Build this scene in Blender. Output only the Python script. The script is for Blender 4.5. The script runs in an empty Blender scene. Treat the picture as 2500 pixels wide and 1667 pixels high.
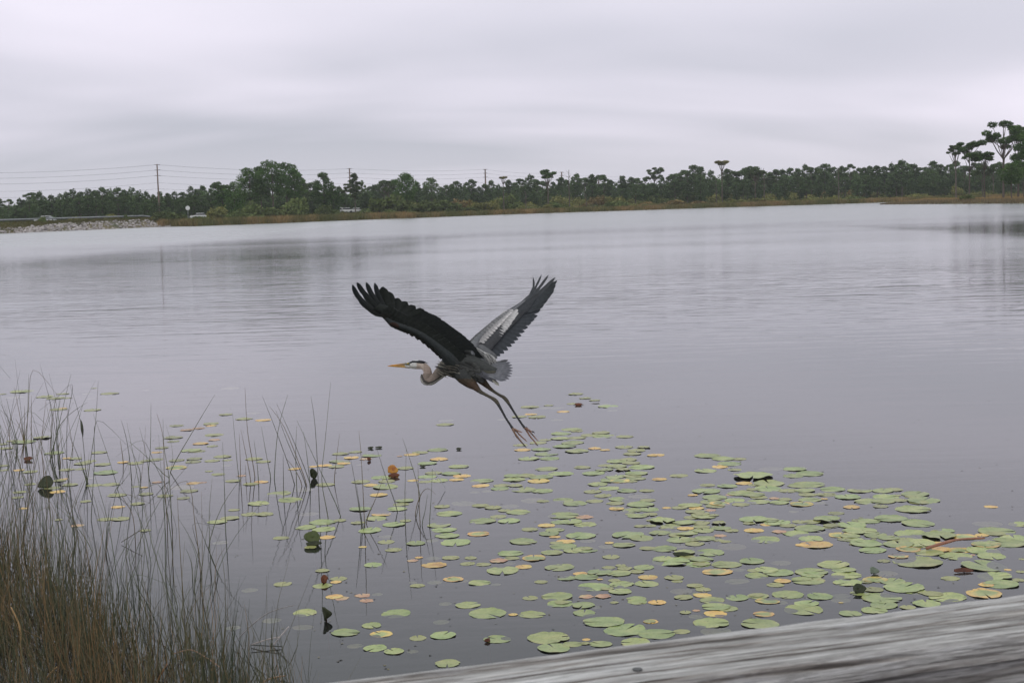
import bpy, math, random
import numpy as np
from mathutils import Vector, Matrix
random.seed(7); rng = np.random.default_rng(7)
scn = bpy.context.scene; COL = scn.collection

# ------------------------------------------------------------ camera
H = 2.7; F = 3700.0; W0, H0 = 2500.0, 1667.0
ROLL = math.radians(1.7); PITCH = math.atan(333.0*math.cos(ROLL)/F)
fwd = Vector((0, math.cos(PITCH), -math.sin(PITCH)))
r0 = Vector((1, 0, 0)); u0 = Vector((0, math.sin(PITCH), math.cos(PITCH)))
RT = r0*math.cos(ROLL) - u0*math.sin(ROLL)
UP = u0*math.cos(ROLL) + r0*math.sin(ROLL)
cd = bpy.data.cameras.new('camera'); cam = bpy.data.objects.new('camera', cd); COL.objects.link(cam)
M = Matrix((RT, UP, -fwd)).transposed().to_4x4(); M.translation = Vector((0, 0, H))
cam.matrix_world = M
cd.sensor_width = 36; cd.lens = F/W0*36; cd.clip_end = 20000; cd.clip_start = 0.05
cd.dof.use_dof = True; cd.dof.focus_distance = 10.5; cd.dof.aperture_fstop = 20.0
scn.camera = cam

# ------------------------------------------------------------ world, sun, exposure
wd = bpy.data.worlds.new("World"); scn.world = wd; wd.use_nodes = True
nt = wd.node_tree; N = nt.nodes; L = nt.links; N.clear()
def wn(t, **k):
    n = N.new(t)
    for a, b in k.items(): setattr(n, a, b)
    return n
def wmath(op, a, b=None):
    n = wn('ShaderNodeMath', operation=op)
    for i, v in enumerate((a, b)):
        if v is None: continue
        if isinstance(v, (int, float)): n.inputs[i].default_value = v
        else: L.new(v, n.inputs[i])
    return n.outputs[0]
wo = wn('ShaderNodeOutputWorld'); tc = wn('ShaderNodeTexCoord'); sep = wn('ShaderNodeSeparateXYZ')
L.new(tc.outputs['Generated'], sep.inputs[0])
zz = wmath('ADD', wmath('ABSOLUTE', sep.outputs[2]), 0.26)
cx = wmath('DIVIDE', sep.outputs[0], zz); cy = wmath('DIVIDE', sep.outputs[1], zz)
cmb = wn('ShaderNodeCombineXYZ'); L.new(cx, cmb.inputs[0]); L.new(cy, cmb.inputs[1])
mp = wn('ShaderNodeMapping'); mp.inputs['Rotation'].default_value = (0, 0, 0.22); mp.inputs['Scale'].default_value = (0.45, 0.8, 1)
mp.inputs['Location'].default_value = (3.1, 0.4, 0)
L.new(cmb.outputs[0], mp.inputs[0])
nz = wn('ShaderNodeTexNoise'); nz.inputs['Scale'].default_value = 1.15; nz.inputs['Detail'].default_value = 3.5; nz.inputs['Roughness'].default_value = 0.5
nz.inputs['Distortion'].default_value = 0.5
L.new(mp.outputs[0], nz.inputs['Vector'])
cr = wn('ShaderNodeValToRGB'); L.new(nz.outputs[0], cr.inputs[0])
cr.color_ramp.elements[0].position = 0.33; cr.color_ramp.elements[0].color = (0.54, 0.55, 0.63, 1)
cr.color_ramp.elements[1].position = 0.60; cr.color_ramp.elements[1].color = (0.96, 0.905, 1.03, 1)
# pale strip low over the land, brighter sky overhead
hz = wn('ShaderNodeMapRange'); L.new(sep.outputs[2], hz.inputs[0])
hz.inputs[1].default_value = 0.0; hz.inputs[2].default_value = 0.05; hz.inputs[3].default_value = 0.55; hz.inputs[4].default_value = 0.0
mx = wn('ShaderNodeMix', data_type='RGBA'); L.new(hz.outputs[0], mx.inputs[0]); L.new(cr.outputs[0], mx.inputs[6]); mx.inputs[7].default_value = (0.84, 0.81, 0.89, 1)
zen = wn('ShaderNodeMapRange'); L.new(sep.outputs[2], zen.inputs[0])
zen.inputs[1].default_value = 0.1; zen.inputs[2].default_value = 1.0; zen.inputs[3].default_value = 1.0; zen.inputs[4].default_value = 1.12
up = wn('ShaderNodeMapRange'); up.interpolation_type = 'SMOOTHSTEP'; L.new(sep.outputs[2], up.inputs[0]); up.inputs[1].default_value = .06; up.inputs[2].default_value = .45
mx2 = wn('ShaderNodeMix', data_type='RGBA'); L.new(up.outputs[0], mx2.inputs[0]); L.new(mx.outputs[2], mx2.inputs[6]); mx2.inputs[7].default_value = (0.73, 0.775, 0.80, 1)
bg1 = wn('ShaderNodeBackground'); L.new(mx2.outputs[2], bg1.inputs[0]); L.new(zen.outputs[0], bg1.inputs[1])
SUN_EL, SUN_ROT = math.radians(52), math.radians(200)
sky = wn('ShaderNodeTexSky'); sky.sky_type = 'NISHITA'; sky.sun_disc = False; sky.sun_elevation = SUN_EL; sky.sun_rotation = SUN_ROT
bg2 = wn('ShaderNodeBackground'); L.new(sky.outputs[0], bg2.inputs[0]); bg2.inputs[1].default_value = 0.10
ms = wn('ShaderNodeMixShader'); ms.inputs[0].default_value = 0.06
L.new(bg1.outputs[0], ms.inputs[1]); L.new(bg2.outputs[0], ms.inputs[2]); L.new(ms.outputs[0], wo.inputs[0])
sl = bpy.data.lights.new('sun', 'SUN'); sl.energy = 0.5; sl.angle = math.radians(40); sl.color = (1, 0.97, 0.92)
so = bpy.data.objects.new('sun', sl); COL.objects.link(so)
sd = Vector((math.sin(SUN_ROT)*math.cos(SUN_EL), math.cos(SUN_ROT)*math.cos(SUN_EL), math.sin(SUN_EL)))
so.rotation_euler = sd.to_track_quat('Z', 'Y').to_euler()
scn.view_settings.view_transform = 'Standard'; scn.view_settings.look = 'None'
scn.view_settings.exposure = 0.0; scn.view_settings.gamma = 1.0
scn.render.engine = 'CYCLES'

# ------------------------------------------------------------ placing helpers
CAM = Vector((0, 0, H))
def ray(px, py): return fwd + RT*((px-W0/2)/F) + UP*(-(py-H0/2)/F)
def pt(px, py, d): return CAM + ray(px, py)*d
def onz(px, py, z=0.0):
    r = ray(px, py); return CAM + r*((z-H)/r.z)
def hor(px): return 500.0 - math.tan(ROLL)*(px-W0/2)
def ground(px, dist, z=0.0):
    r = ray(px, hor(px)); p = CAM + r*(dist/r.y); return Vector((p.x, p.y, z))
def topz(px, py, dist):
    r = ray(px, py); return (CAM + r*(dist/r.y)).z
def tag(o, label=None, cat=None, group=None, kind=None):
    if label: o['label'] = label
    if cat: o['category'] = cat
    if group: o['group'] = group
    if kind: o['kind'] = kind
    return o
def mesh(name, V, Fc, mat=None, smooth=False):
    me = bpy.data.meshes.new(name); me.from_pydata([tuple(v) for v in V], [], Fc); me.update()
    if mat: me.materials.append(mat)
    if smooth: me.polygons.foreach_set('use_smooth', [True]*len(me.polygons))
    return me
def tris(name, V, mat=None):            # V: (n,3,3) numpy triangles
    n = len(V); me = bpy.data.meshes.new(name)
    me.vertices.add(n*3); me.vertices.foreach_set('co', V.reshape(-1).astype(np.float32))
    me.loops.add(n*3); me.loops.foreach_set('vertex_index', np.arange(n*3, dtype=np.int32))
    me.polygons.add(n); me.polygons.foreach_set('loop_start', np.arange(0, n*3, 3, dtype=np.int32))
    me.polygons.foreach_set('loop_total', np.full(n, 3, dtype=np.int32))
    me.update(calc_edges=True); me.validate()
    if mat: me.materials.append(mat)
    return me
def vcol(me, cols):                     # one colour per vertex
    a = me.color_attributes.new('Col', 'FLOAT_COLOR', 'POINT')
    c = np.ones((len(me.vertices), 4), np.float32); c[:, :3] = cols
    a.data.foreach_set('color', c.reshape(-1)); return me
def link(name, me, parent=None, loc=None):
    o = bpy.data.objects.new(name, me); COL.objects.link(o)
    if parent is not None: o.parent = parent
    if loc is not None: o.location = loc
    return o
def empty(name, loc, rz=0):
    o = bpy.data.objects.new(name, None); COL.objects.link(o); o.location = loc; o.rotation_euler.z = rz; o.empty_display_size = .1
    return o

class MB:
    def __init__(s): s.V = []; s.F = []; s.C = []
    def box(s, c, size, rz=0, col=None):
        c = Vector(c); R = Matrix.Rotation(rz, 3, 'Z'); b = len(s.V)
        for x in (-.5, .5):
            for y in (-.5, .5):
                for z in (-.5, .5): s.V.append(c + R @ Vector((x*size[0], y*size[1], z*size[2])))
        for f in ((0, 1, 3, 2), (4, 6, 7, 5), (0, 4, 5, 1), (2, 3, 7, 6), (0, 2, 6, 4), (1, 5, 7, 3)): s.F.append([b+i for i in f])
        return s
    def tube(s, P, R, n=8, cap=True, flat=1.0, flatdir=None, col=None):
        P = [Vector(p) for p in P]; b = len(s.V)
        if not hasattr(R, '__len__'): R = [R]*len(P)
        ref = Vector(flatdir) if flatdir is not None else Vector((0.13, 0.31, 0.94))
        for i, p in enumerate(P):
            t = (P[min(i+1, len(P)-1)] - P[max(i-1, 0)]).normalized()
            a = ref - t*ref.dot(t)
            if a.length < 1e-3: a = Vector((1, 0, 0)) - t*t.x
            a.normalize(); c = t.cross(a)
            for k in range(n):
                th = 2*math.pi*k/n
                s.V.append(p + a*(math.cos(th)*R[i]*flat) + c*(math.sin(th)*R[i]))
                if col is not None: s.C.append(col)
        for i in range(len(P)-1):
            for k in range(n):
                k2 = (k+1) % n
                s.F.append([b+i*n+k, b+i*n+k2, b+(i+1)*n+k2, b+(i+1)*n+k])
        if cap:
            s.F.append([b+k for k in range(n)][::-1]); s.F.append([b+(len(P)-1)*n+k for k in range(n)])
        return s
    def build(s, name, mat, parent=None, off=None, smooth=False, loc=None):
        V = [v-off for v in s.V] if off is not None else s.V
        me = mesh(name, V, s.F, mat, smooth)
        if s.C and len(s.C) == len(s.V): vcol(me, np.array(s.C))
        return link(name, me, parent, loc)
def smoothline(P, k=4):
    P = [Vector(p) for p in P]; out = []
    for i in range(len(P)-1):
        a, b, c, d = P[max(i-1, 0)], P[i], P[i+1], P[min(i+2, len(P)-1)]
        for j in range(k):
            t = j/k
            out.append(0.5*((2*b) + (c-a)*t + (2*a-5*b+4*c-d)*t*t + (3*b-3*c+d-a)*t**3))
    out.append(P[-1]); return out

# ------------------------------------------------------------ materials
def newmat(name):
    m = bpy.data.materials.new(name); m.use_nodes = True; t = m.node_tree
    return m, t, t.nodes, t.links, t.nodes['Principled BSDF']
def ramp(n, l, src, stops):
    r = n.new('ShaderNodeValToRGB'); l.new(src, r.inputs[0]); e = r.color_ramp.elements
    while len(e) < len(stops): e.new(0.5)
    for i, (p, c) in enumerate(stops): e[i].position = p; e[i].color = (*c, 1)
    return r
def noise(n, l, vec, scale, detail=4, rough=.55, map_scale=None, rot=None, dist=0):
    if map_scale is not None or rot is not None:
        m = n.new('ShaderNodeMapping'); l.new(vec, m.inputs[0]); vec = m.outputs[0]
        if map_scale: m.inputs['Scale'].default_value = map_scale
        if rot: m.inputs['Rotation'].default_value = rot
    x = n.new('ShaderNodeTexNoise'); l.new(vec, x.inputs['Vector'])
    x.inputs['Scale'].default_value = scale; x.inputs['Detail'].default_value = detail; x.inputs['Roughness'].default_value = rough
    x.inputs['Distortion'].default_value = dist
    return x.outputs[0]
def mixc(n, l, fac, a, b, bt='MIX'):
    m = n.new('ShaderNodeMix'); m.data_type = 'RGBA'; m.blend_type = bt
    if isinstance(fac, (int, float)): m.inputs[0].default_value = fac
    else: l.new(fac, m.inputs[0])
    for i, v in ((6, a), (7, b)):
        if isinstance(v, tuple): m.inputs[i].default_value = (*v, 1)
        else: l.new(v, m.inputs[i])
    return m.outputs[2]
def mth(n, l, op, a, b=None, clamp=False):
    m = n.new('ShaderNodeMath'); m.operation = op; m.use_clamp = clamp
    for i, v in enumerate((a, b)):
        if v is None: continue
        if isinstance(v, (int, float)): m.inputs[i].default_value = v
        else: l.new(v, m.inputs[i])
    return m.outputs[0]
def bump(n, l, bs, h, strength=.4, dist=.01):
    b = n.new('ShaderNodeBump'); l.new(h, b.inputs['Height']); b.inputs['Strength'].default_value = strength; b.inputs['Distance'].default_value = dist
    l.new(b.outputs[0], bs.inputs['Normal']); return b
def simple(name, stops, scale=2.0, rough=.8, bumpd=None, map_scale=None, rnd=0.0, spec=.3, world=False, detail=5):
    m, t, n, l, bs = newmat(name)
    tc = n.new('ShaderNodeTexCoord'); oi = n.new('ShaderNodeObjectInfo')
    va = n.new('ShaderNodeVectorMath'); va.operation = 'ADD'; l.new(tc.outputs['Object'], va.inputs[0])
    sc = n.new('ShaderNodeVectorMath'); sc.operation = 'SCALE'; l.new(oi.outputs['Location'], sc.inputs[0]); sc.inputs['Scale'].default_value = 1.37
    l.new(sc.outputs[0], va.inputs[1])
    h = noise(n, l, va.outputs[0], scale, detail, .6, map_scale)
    c = ramp(n, l, h, stops).outputs[0]
    if rnd:
        v = n.new('ShaderNodeMapRange'); l.new(oi.outputs['Random'], v.inputs[0]); v.inputs[3].default_value = 1-rnd; v.inputs[4].default_value = 1+rnd
        hs = n.new('ShaderNodeHueSaturation'); l.new(c, hs.inputs['Color']); l.new(v.outputs[0], hs.inputs['Value']); c = hs.outputs[0]
    l.new(c, bs.inputs['Base Color']); bs.inputs['Roughness'].default_value = rough; bs.inputs['Specular IOR Level'].default_value = spec
    if bumpd: bump(n, l, bs, h, .8, bumpd)
    return m
def colmat(name, rough=.7, nscale=30, namt=.35, map_scale=None, bumpd=.002, spec=.3):
    m, t, n, l, bs = newmat(name)
    at = n.new('ShaderNodeAttribute'); at.attribute_name = 'Col'
    tc = n.new('ShaderNodeTexCoord'); h = noise(n, l, tc.outputs['Object'], nscale, 5, .6, map_scale)
    k = ramp(n, l, h, [(.3, (1-namt,)*3), (.7, (1+namt*.6,)*3)]).outputs[0]
    l.new(mixc(n, l, 1.0, at.outputs['Color'], k, 'MULTIPLY'), bs.inputs['Base Color'])
    bs.inputs['Roughness'].default_value = rough; bs.inputs['Specular IOR Level'].default_value = spec
    if bumpd: bump(n, l, bs, h, .6, bumpd)
    return m

MAT = {}
MAT['bark'] = simple('pine_bark', [(.3, (.07, .055, .045)), (.7, (.16, .13, .11))], 3, .9, .02, (6, 6, 1), .2)
MAT['pole'] = simple('pole_wood', [(.3, (.17, .12, .10)), (.7, (.28, .20, .17))], 1, .9, .01, (4, 4, .3))
MAT['dark_metal'] = simple('dark_metal', [(.3, (.05, .05, .05)), (.7, (.08, .08, .08))], 4, .5)
MAT['cable'] = simple('cable', [(.3, (.09, .09, .10)), (.7, (.12, .12, .13))], 4, .5)
MAT['galv'] = simple('galvanised_steel', [(.3, (.22, .225, .23)), (.7, (.32, .33, .34))], 1.5, .5)
MAT['asphalt'] = simple('asphalt', [(.3, (.05, .05, .052)), (.7, (.085, .085, .085))], .8, .9)
MAT['rock'] = simple('riprap_rock', [(.25, (.20, .175, .165)), (.5, (.36, .32, .31)), (.75, (.52, .48, .47))], 1.3, .9, .05, rnd=.35)
def foliage(name, a, b, rnd=.18, scale=.5):
    m, t, n, l, bs = newmat(name)
    tc = n.new('ShaderNodeTexCoord'); oi = n.new('ShaderNodeObjectInfo'); ge = n.new('ShaderNodeNewGeometry')
    h = noise(n, l, ge.outputs['Position'], scale, 4, .6)
    c = ramp(n, l, h, [(.32, a), (.68, b)]).outputs[0]
    v = n.new('ShaderNodeMapRange'); l.new(oi.outputs['Random'], v.inputs[0]); v.inputs[3].default_value = 1-rnd; v.inputs[4].default_value = 1+rnd
    v2 = n.new('ShaderNodeMapRange'); l.new(ge.outputs['Random Per Island'], v2.inputs[0]); v2.inputs[3].default_value = .72; v2.inputs[4].default_value = 1.3
    hs = n.new('ShaderNodeHueSaturation'); l.new(c, hs.inputs['Color']); l.new(mth(n, l, 'MULTIPLY', v.outputs[0], v2.outputs[0]), hs.inputs['Value'])
    l.new(hs.outputs[0], bs.inputs['Base Color']); bs.inputs['Roughness'].default_value = .85; bs.inputs['Specular IOR Level'].default_value = .15
    tr = n.new('ShaderNodeBsdfTranslucent'); l.new(hs.outputs[0], tr.inputs[0])
    mxs = n.new('ShaderNodeMixShader'); mxs.inputs[0].default_value = .25
    l.new(bs.outputs[0], mxs.inputs[1]); l.new(tr.outputs[0], mxs.inputs[2]); l.new(mxs.outputs[0], n['Material Output'].inputs[0])
    return m
MAT['pine'] = foliage('pine_needles', (.075, .112, .045), (.125, .165, .065))
MAT['pine_far'] = foliage('far_pine_needles', (.072, .118, .048), (.125, .175, .070))
MAT['oak'] = foliage('dense_green_leaves', (.055, .118, .030), (.105, .170, .045))
MAT['yellow_crown'] = foliage('yellowing_leaves', (.15, .14, .04), (.26, .22, .07))
MAT['shrub_green'] = foliage('shrub_leaves', (.085, .12, .04), (.16, .19, .065), .3)
MAT['shrub_yellow'] = foliage('yellow_shrub_leaves', (.16, .18, .06), (.28, .26, .09), .25)
MAT['shrub_rust'] = foliage('rusty_shrub_leaves', (.18, .135, .055), (.28, .205, .085), .25)
MAT['grass_far'] = colmat('marsh_grass_blades', .9, .4, .3, None, None, .1)
MAT['reedm'] = colmat('reed_stems', .6, 20, .35, (1, 1, .2), None, .3)

# water: dark tannin lake, ripples stretched across the view, calmer by the near bank
m, t, n, l, bs = newmat('lake_water'); n.remove(bs); MAT['water'] = m
ge = n.new('ShaderNodeNewGeometry'); pos = ge.outputs['Position']
sp = n.new('ShaderNodeSeparateXYZ'); l.new(pos, sp.inputs[0]); Y = sp.outputs[1]
def mrange(v, a, b, c, d, smooth=True):
    r = n.new('ShaderNodeMapRange'); r.interpolation_type = 'SMOOTHSTEP' if smooth else 'LINEAR'; l.new(v, r.inputs[0])
    for i, x in enumerate((a, b, c, d)): r.inputs[i+1].default_value = x
    return r.outputs[0]
w1 = noise(n, l, pos, 1.0, 3, .55, (.35, 2.0, 1), (0, 0, .12), .4)          # half-metre ripples
w2 = noise(n, l, pos, 1.0, 2, .5, (.06, .42, 1), (0, 0, .18), .6)           # long low swell
w3 = noise(n, l, pos, 1.0, 2, .5, (5.0, 9.0, 1), (0, 0, .1), .2)            # capillary wrinkles
patch = noise(n, l, pos, 1.0, 3, .5, (.012, .05, 1), (0, 0, .15), .5)
patchr = mrange(patch, .35, .65, .6, 1.0)
far = mrange(Y, 13, 42, 0.10, 1.0)
hsum = mth(n, l, 'ADD', mth(n, l, 'MULTIPLY', w1, .024), mth(n, l, 'MULTIPLY', w2, .018))
hsum = mth(n, l, 'MULTIPLY', hsum, mth(n, l, 'MULTIPLY', far, patchr))
hsum = mth(n, l, 'ADD', hsum, mth(n, l, 'MULTIPLY', w3, .0005))
bp = n.new('ShaderNodeBump'); bp.inputs['Strength'].default_value = 1.0; bp.inputs['Distance'].default_value = 1.0; l.new(hsum, bp.inputs['Height'])
gl = n.new('ShaderNodeBsdfGlossy'); l.new(bp.outputs[0], gl.inputs['Normal']); gl.inputs[0].default_value = (1, 1, 1, 1)
rf = mth(n, l, 'ADD', mrange(Y, 14, 260, .012, .07, False), mrange(patch, .40, .62, 0, .03))
windy = mrange(Y, 85, 190, 0.01, .16)
X = sp.outputs[0]
lane = mth(n, l, 'MULTIPLY', mth(n, l, 'MULTIPLY', mrange(X, -11, -3, 0, 1), mrange(X, 27, 34, 1, 0)), mrange(Y, 40, 70, 0, .10))
wind = mth(n, l, 'ADD', mth(n, l, 'MAXIMUM', windy, lane), mth(n, l, 'MULTIPLY', mrange(X, -34, -26, 1, 0), mrange(Y, 60, 100, 0, .05)))
l.new(mth(n, l, 'ADD', rf, wind), gl.inputs['Roughness'])
fr = n.new('ShaderNodeFresnel'); fr.inputs['IOR'].default_value = 1.333; l.new(bp.outputs[0], fr.inputs['Normal'])
df = n.new('ShaderNodeBsdfDiffuse'); df.inputs[0].default_value = (.016, .020, .022, 1)
tp = n.new('ShaderNodeBsdfTransparent'); tp.inputs[0].default_value = (.80, .78, .70, 1)
mb = n.new('ShaderNodeMixShader'); mb.inputs[0].default_value = .6; l.new(df.outputs[0], mb.inputs[1]); l.new(tp.outputs[0], mb.inputs[2])
frw = mth(n, l, 'MULTIPLY', fr.outputs[0], mrange(Y, 30, 200, 1.0, .70))
mw = n.new('ShaderNodeMixShader'); l.new(frw, mw.inputs[0]); l.new(mb.outputs[0], mw.inputs[1]); l.new(gl.outputs[0], mw.inputs[2])
l.new(mw.outputs[0], n['Material Output'].inputs[0])

# ground
m, t, n, l, bs = newmat('marsh_ground'); MAT['ground'] = m
tcn = n.new('ShaderNodeTexCoord')
h = noise(n, l, tcn.outputs['Object'], .15, 6, .65)
l.new(ramp(n, l, h, [(.3, (.06, .07, .03)), (.5, (.13, .11, .05)), (.7, (.17, .13, .07))]).outputs[0], bs.inputs['Base Color']); bs.inputs['Roughness'].default_value = .95
bump(n, l, bs, h, .6, .3)
m, t, n, l, bs = newmat('lake_mud'); MAT['mud'] = m
tcn = n.new('ShaderNodeTexCoord'); h = noise(n, l, tcn.outputs['Object'], 2, 6, .65)
l.new(ramp(n, l, h, [(.3, (.020, .018, .014)), (.7, (.05, .042, .03))]).outputs[0], bs.inputs['Base Color']); bs.inputs['Roughness'].default_value = .9
bump(n, l, bs, h, .6, .05)

# ------------------------------------------------------------ setting: lake bed, water, land, road
me = mesh('lake_bed', [(-600, -30, -.9), (600, -30, -.9), (600, 700, -.9), (-600, 700, -.9)], [(0, 1, 2, 3)], MAT['mud'])
tag(link('lake_bed', me), kind='structure')
me = mesh('lake_water', [(-600, -30, 0), (600, -30, 0), (600, 700, 0), (-600, 700, 0)], [(0, 1, 2, 3)], MAT['water'])
tag(link('lake_water', me), kind='structure')

SH = [(-1500, 590), (-300, 579), (0, 570), (400, 553), (480, 552), (679, 544.7), (812, 539), (1000, 532.5), (1223, 523.7), (1500, 514.8), (1745, 507), (2000, 499.3), (2148, 494.4), (2600, 481), (4000, 439)]
PN = [(2149, 499), (2190, 498.7), (2312, 497.7), (2500, 496.6), (2800, 492), (3600, 482)]
def interp(T, x):
    return float(np.interp(x, [a for a, b in T], [b for a, b in T]))
def ds(px): return H*F/(interp(SH, px)-hor(px))
def dpn(px): return H*F/(interp(PN, px)-hor(px))
random.seed(11)
def land(name, cols, dfun, prof):
    V = []; Fc = []; K = None
    for px in cols:
        d = dfun(px) + random.uniform(-.7, .7); pr = prof(px); K = len(pr)
        for (dd, z) in pr: V.append(ground(px, d+dd, z + (random.uniform(-.06, .06) if z > .2 else 0)))
    for i in range(len(cols)-1):
        for k in range(K-1): Fc.append((i*K+k, (i+1)*K+k, (i+1)*K+k+1, i*K+k+1))
    return tag(link(name, mesh(name, V, Fc, MAT['ground'], True)), kind='structure')
def prof_main(px):
    e = min(1, max(0, (400-px)/45.0)); e = e*e*(3-2*e)
    return [(-3, -.6), (0, .0), (1.2, .25+.2*e), (4, .35+.95*e), (8, .4+1.45*e), (10, .4+1.7*e), (20, .45+1.65*e), (27, .5+.6*e), (60, .55), (200, .6), (700, .7), (2600, .8)]
land('marsh_ground', list(range(-1500, 4001, 20)), ds, prof_main)
def prof_pn(px):
    e = min(1, max(0.12, (px-2149)/120.0))
    return [(-2, -.5), (0, 0), (1, .25*e), (6*e+2, .4*e), (30*e+3, .5*e+.05), (60*e+5, .4*e+.05), (70*e+8, -.4)]
land('peninsula_ground', list(range(2148, 3600, 16)), dpn, prof_pn)

# near bank, low mud shelf under the dense grass bottom left
V = []; Fc = []; cols = 16; rows = 8
for i in range(cols):
    for j in range(rows):
        x = -9 + 8.2*i/(cols-1); y = -6 + 13.2*j/(rows-1)
        V.append(Vector((x, y, -.35 + .5*(1-j/(rows-1))*(1 - .6*i/(cols-1)) + random.uniform(-.03, .03))))
for i in range(cols-1):
    for j in range(rows-1): Fc.append((i*rows+j, (i+1)*rows+j, (i+1)*rows+j+1, i*rows+j+1))
tag(link('muddy_bank', mesh('muddy_bank', V, Fc, MAT['mud'], True)), kind='structure')

# causeway road
V = []; Fc = []
cc = list(range(-1400, 560, 20))
for px in cc:
    d = ds(px); zf = prof_main(px)[5][1]
    V += [ground(px, d+11.5, zf+.1), ground(px, d+19, zf+.1)]
for i in range(len(cc)-1): Fc.append((2*i, 2*i+2, 2*i+3, 2*i+1))
tag(link('causeway_road', mesh('causeway_road', V, Fc, MAT['asphalt'])), kind='structure')

# ------------------------------------------------------------ labelling by nearest landmark
ORD = ['', 'nearest', 'second nearest', 'third nearest', 'fourth nearest', 'fifth nearest', 'sixth nearest', 'seventh nearest', 'eighth nearest', 'ninth nearest', 'tenth nearest']
def ordw(i): return ORD[i] if i < len(ORD) else '%dth nearest' % i
def autolabel(items, marks, horiz=False):
    # items: (object, px, py, description); marks: (phrase, px, py)
    buckets = {}
    for it in items:
        o, px, py, desc = it
        best = min(marks, key=lambda k: math.hypot(k[1]-px, (k[2]-py)*(0 if horiz else 2.2)))
        dx, dy = px-best[1], (py-best[2])*2.2
        if horiz or abs(dx) >= abs(dy): dr = 'left of' if dx < 0 else 'right of'
        else: dr = 'above' if dy < 0 else 'below'
        if dr in ('above', 'below'): dr = 'beyond' if dr == 'above' else 'in front of'
        buckets.setdefault((desc, best[0], dr), []).append((math.hypot(dx, dy), it))
    for (desc, mk, dr), lst in buckets.items():
        lst.sort(key=lambda q: q[0])
        for i, (q, it) in enumerate(lst): it[0]['label'] = '%s, %s %s %s' % (desc, ordw(i+1), dr, mk)

# ------------------------------------------------------------ trees
def leaf_tris(centers, radii, count, size, flat=.75, shell=.55):
    centers = np.array(centers, float); radii = np.array(radii, float)
    vol = radii[:, 0]*radii[:, 2]; pr = vol/vol.sum()
    idx = rng.choice(len(centers), count, p=pr)
    d = rng.normal(size=(count, 3)); d /= np.linalg.norm(d, axis=1)[:, None]
    r = (shell + (1-shell)*rng.random(count)**.7)[:, None]*(1+.14*rng.normal(size=(count, 1)))
    c = centers[idx] + d*r*radii[idx]
    a = rng.normal(size=(count, 3)); a[:, 2] *= flat; a /= np.linalg.norm(a, axis=1)[:, None]
    b = rng.normal(size=(count, 3)); b[:, 2] *= flat; b -= a*(a*b).sum(1)[:, None]; b /= np.linalg.norm(b, axis=1)[:, None]
    s = (size*(.6+.8*rng.random(count)))[:, None]
    return np.stack([c-a*s*.5-b*s*.3, c+a*s*.5-b*s*.3, c+b*s*.6], axis=1)
def tree_meshes(h, cw, base, kind, leafs, size, mat, seed, lean=0.0):
    """h height, cw crown half width, base crown start as a fraction of h"""
    random.seed(seed)
    mb = MB(); top = Vector((lean*h, 0, h*.93)); mid = Vector((lean*h*.35+random.uniform(-.15, .15), random.uniform(-.2, .2), h*.5))
    line = smoothline([(0, 0, -.3), mid, top], 4); r = h*.013+.05
    mb.tube(line, [r*(1-.75*i/(len(line)-1)) for i in range(len(line))], 7)
    C = []; R = []
    def along(f):
        i = min(len(line)-1, max(0, int(f*(len(line)-1)))); return line[i]
    if kind == 'round':
        k = 13
        for i in range(k):
            f = base + (1-base)*(i+.5)/k*.95; env = math.sin(math.pi*min(1, max(.12, (f-base)/(1-base)*.80+.16)))**.7
            a = i*2.4+random.uniform(-.5, .5); rr = cw*env*random.uniform(.35, .75)
            p = along(f/.95) + Vector((math.cos(a)*rr, math.sin(a)*rr, random.uniform(-.3, .3)))
            p.z = h*f; C.append(p); q = cw*random.uniform(.30, .48)*(.6+.5*env); R.append((q, q, q*.62))
            mb.tube([along(max(.1, f/.95-.08)), p], [r*.3, r*.1], 4, False)
        C.append(Vector((lean*h, 0, h*.95))); R.append((cw*.36, cw*.36, h*.06))
    elif kind == 'flat':
        k = 9 if leafs < 2300 else 17
        for i in range(k):
            a = i*2.4+random.uniform(-.4, .4); rr = cw*(random.uniform(.35 if k > 9 else .5, .9) if i else 0)
            f = random.uniform(base, .97) if i else .95
            p = along(min(1, f)) + Vector((math.cos(a)*rr, math.sin(a)*rr, 0)); p.z = h*f
            C.append(p); q = cw*(random.uniform(.26, .42) if k == 9 else random.uniform(.15, .31)); R.append((q*random.uniform(.9, 1.3), q, q*.55))
            st = along(max(.2, f-.18)); md = (st+p)/2 + Vector((0, 0, -h*.02))
            mb.tube([st, md, p], [r*.45, r*.3, r*.12], 5, False)
    elif kind == 'bushy':
        k = 16
        for i in range(k):
            f = base + (.94-base)*(i+.5)/k; env = (1-((f-base)/(1-base)-.42)**2*2.3); env = max(.25, env)
            a = i*2.4; rr = cw*env*random.uniform(.3, .65)
            p = Vector((math.cos(a)*rr+lean*h*f, math.sin(a)*rr, h*f)); C.append(p); q = cw*random.uniform(.32, .5)*env; R.append((q, q, q*.8))
        C.append(Vector((lean*h, 0, h*.93))); R.append((cw*.3, cw*.3, h*.07))
    elif kind == 'dead':
        for i in range(13):
            f = .35+.6*i/13; a = i*2.4; ln = h*.14*random.uniform(.5, 1.2)*(1.15-f*.6)
            st = along(f); e = st+Vector((math.cos(a)*ln, math.sin(a)*ln, ln*.55)); e2 = e+Vector((math.cos(a+.5)*ln*.3, 0, ln*.4))
            mb.tube([st, e, e2], [r*.3, r*.18, r*.08], 4, False)
        C = []; R = []
    tm = mesh('trunk', mb.V, mb.F, MAT['bark'])
    cm = None
    if C:
        T = leaf_tris([tuple(c) for c in C], R, leafs, size, .6)
        cm = tris('crown', T, MAT[mat])
    return tm, cm
TREE_ITEMS = []
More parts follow.
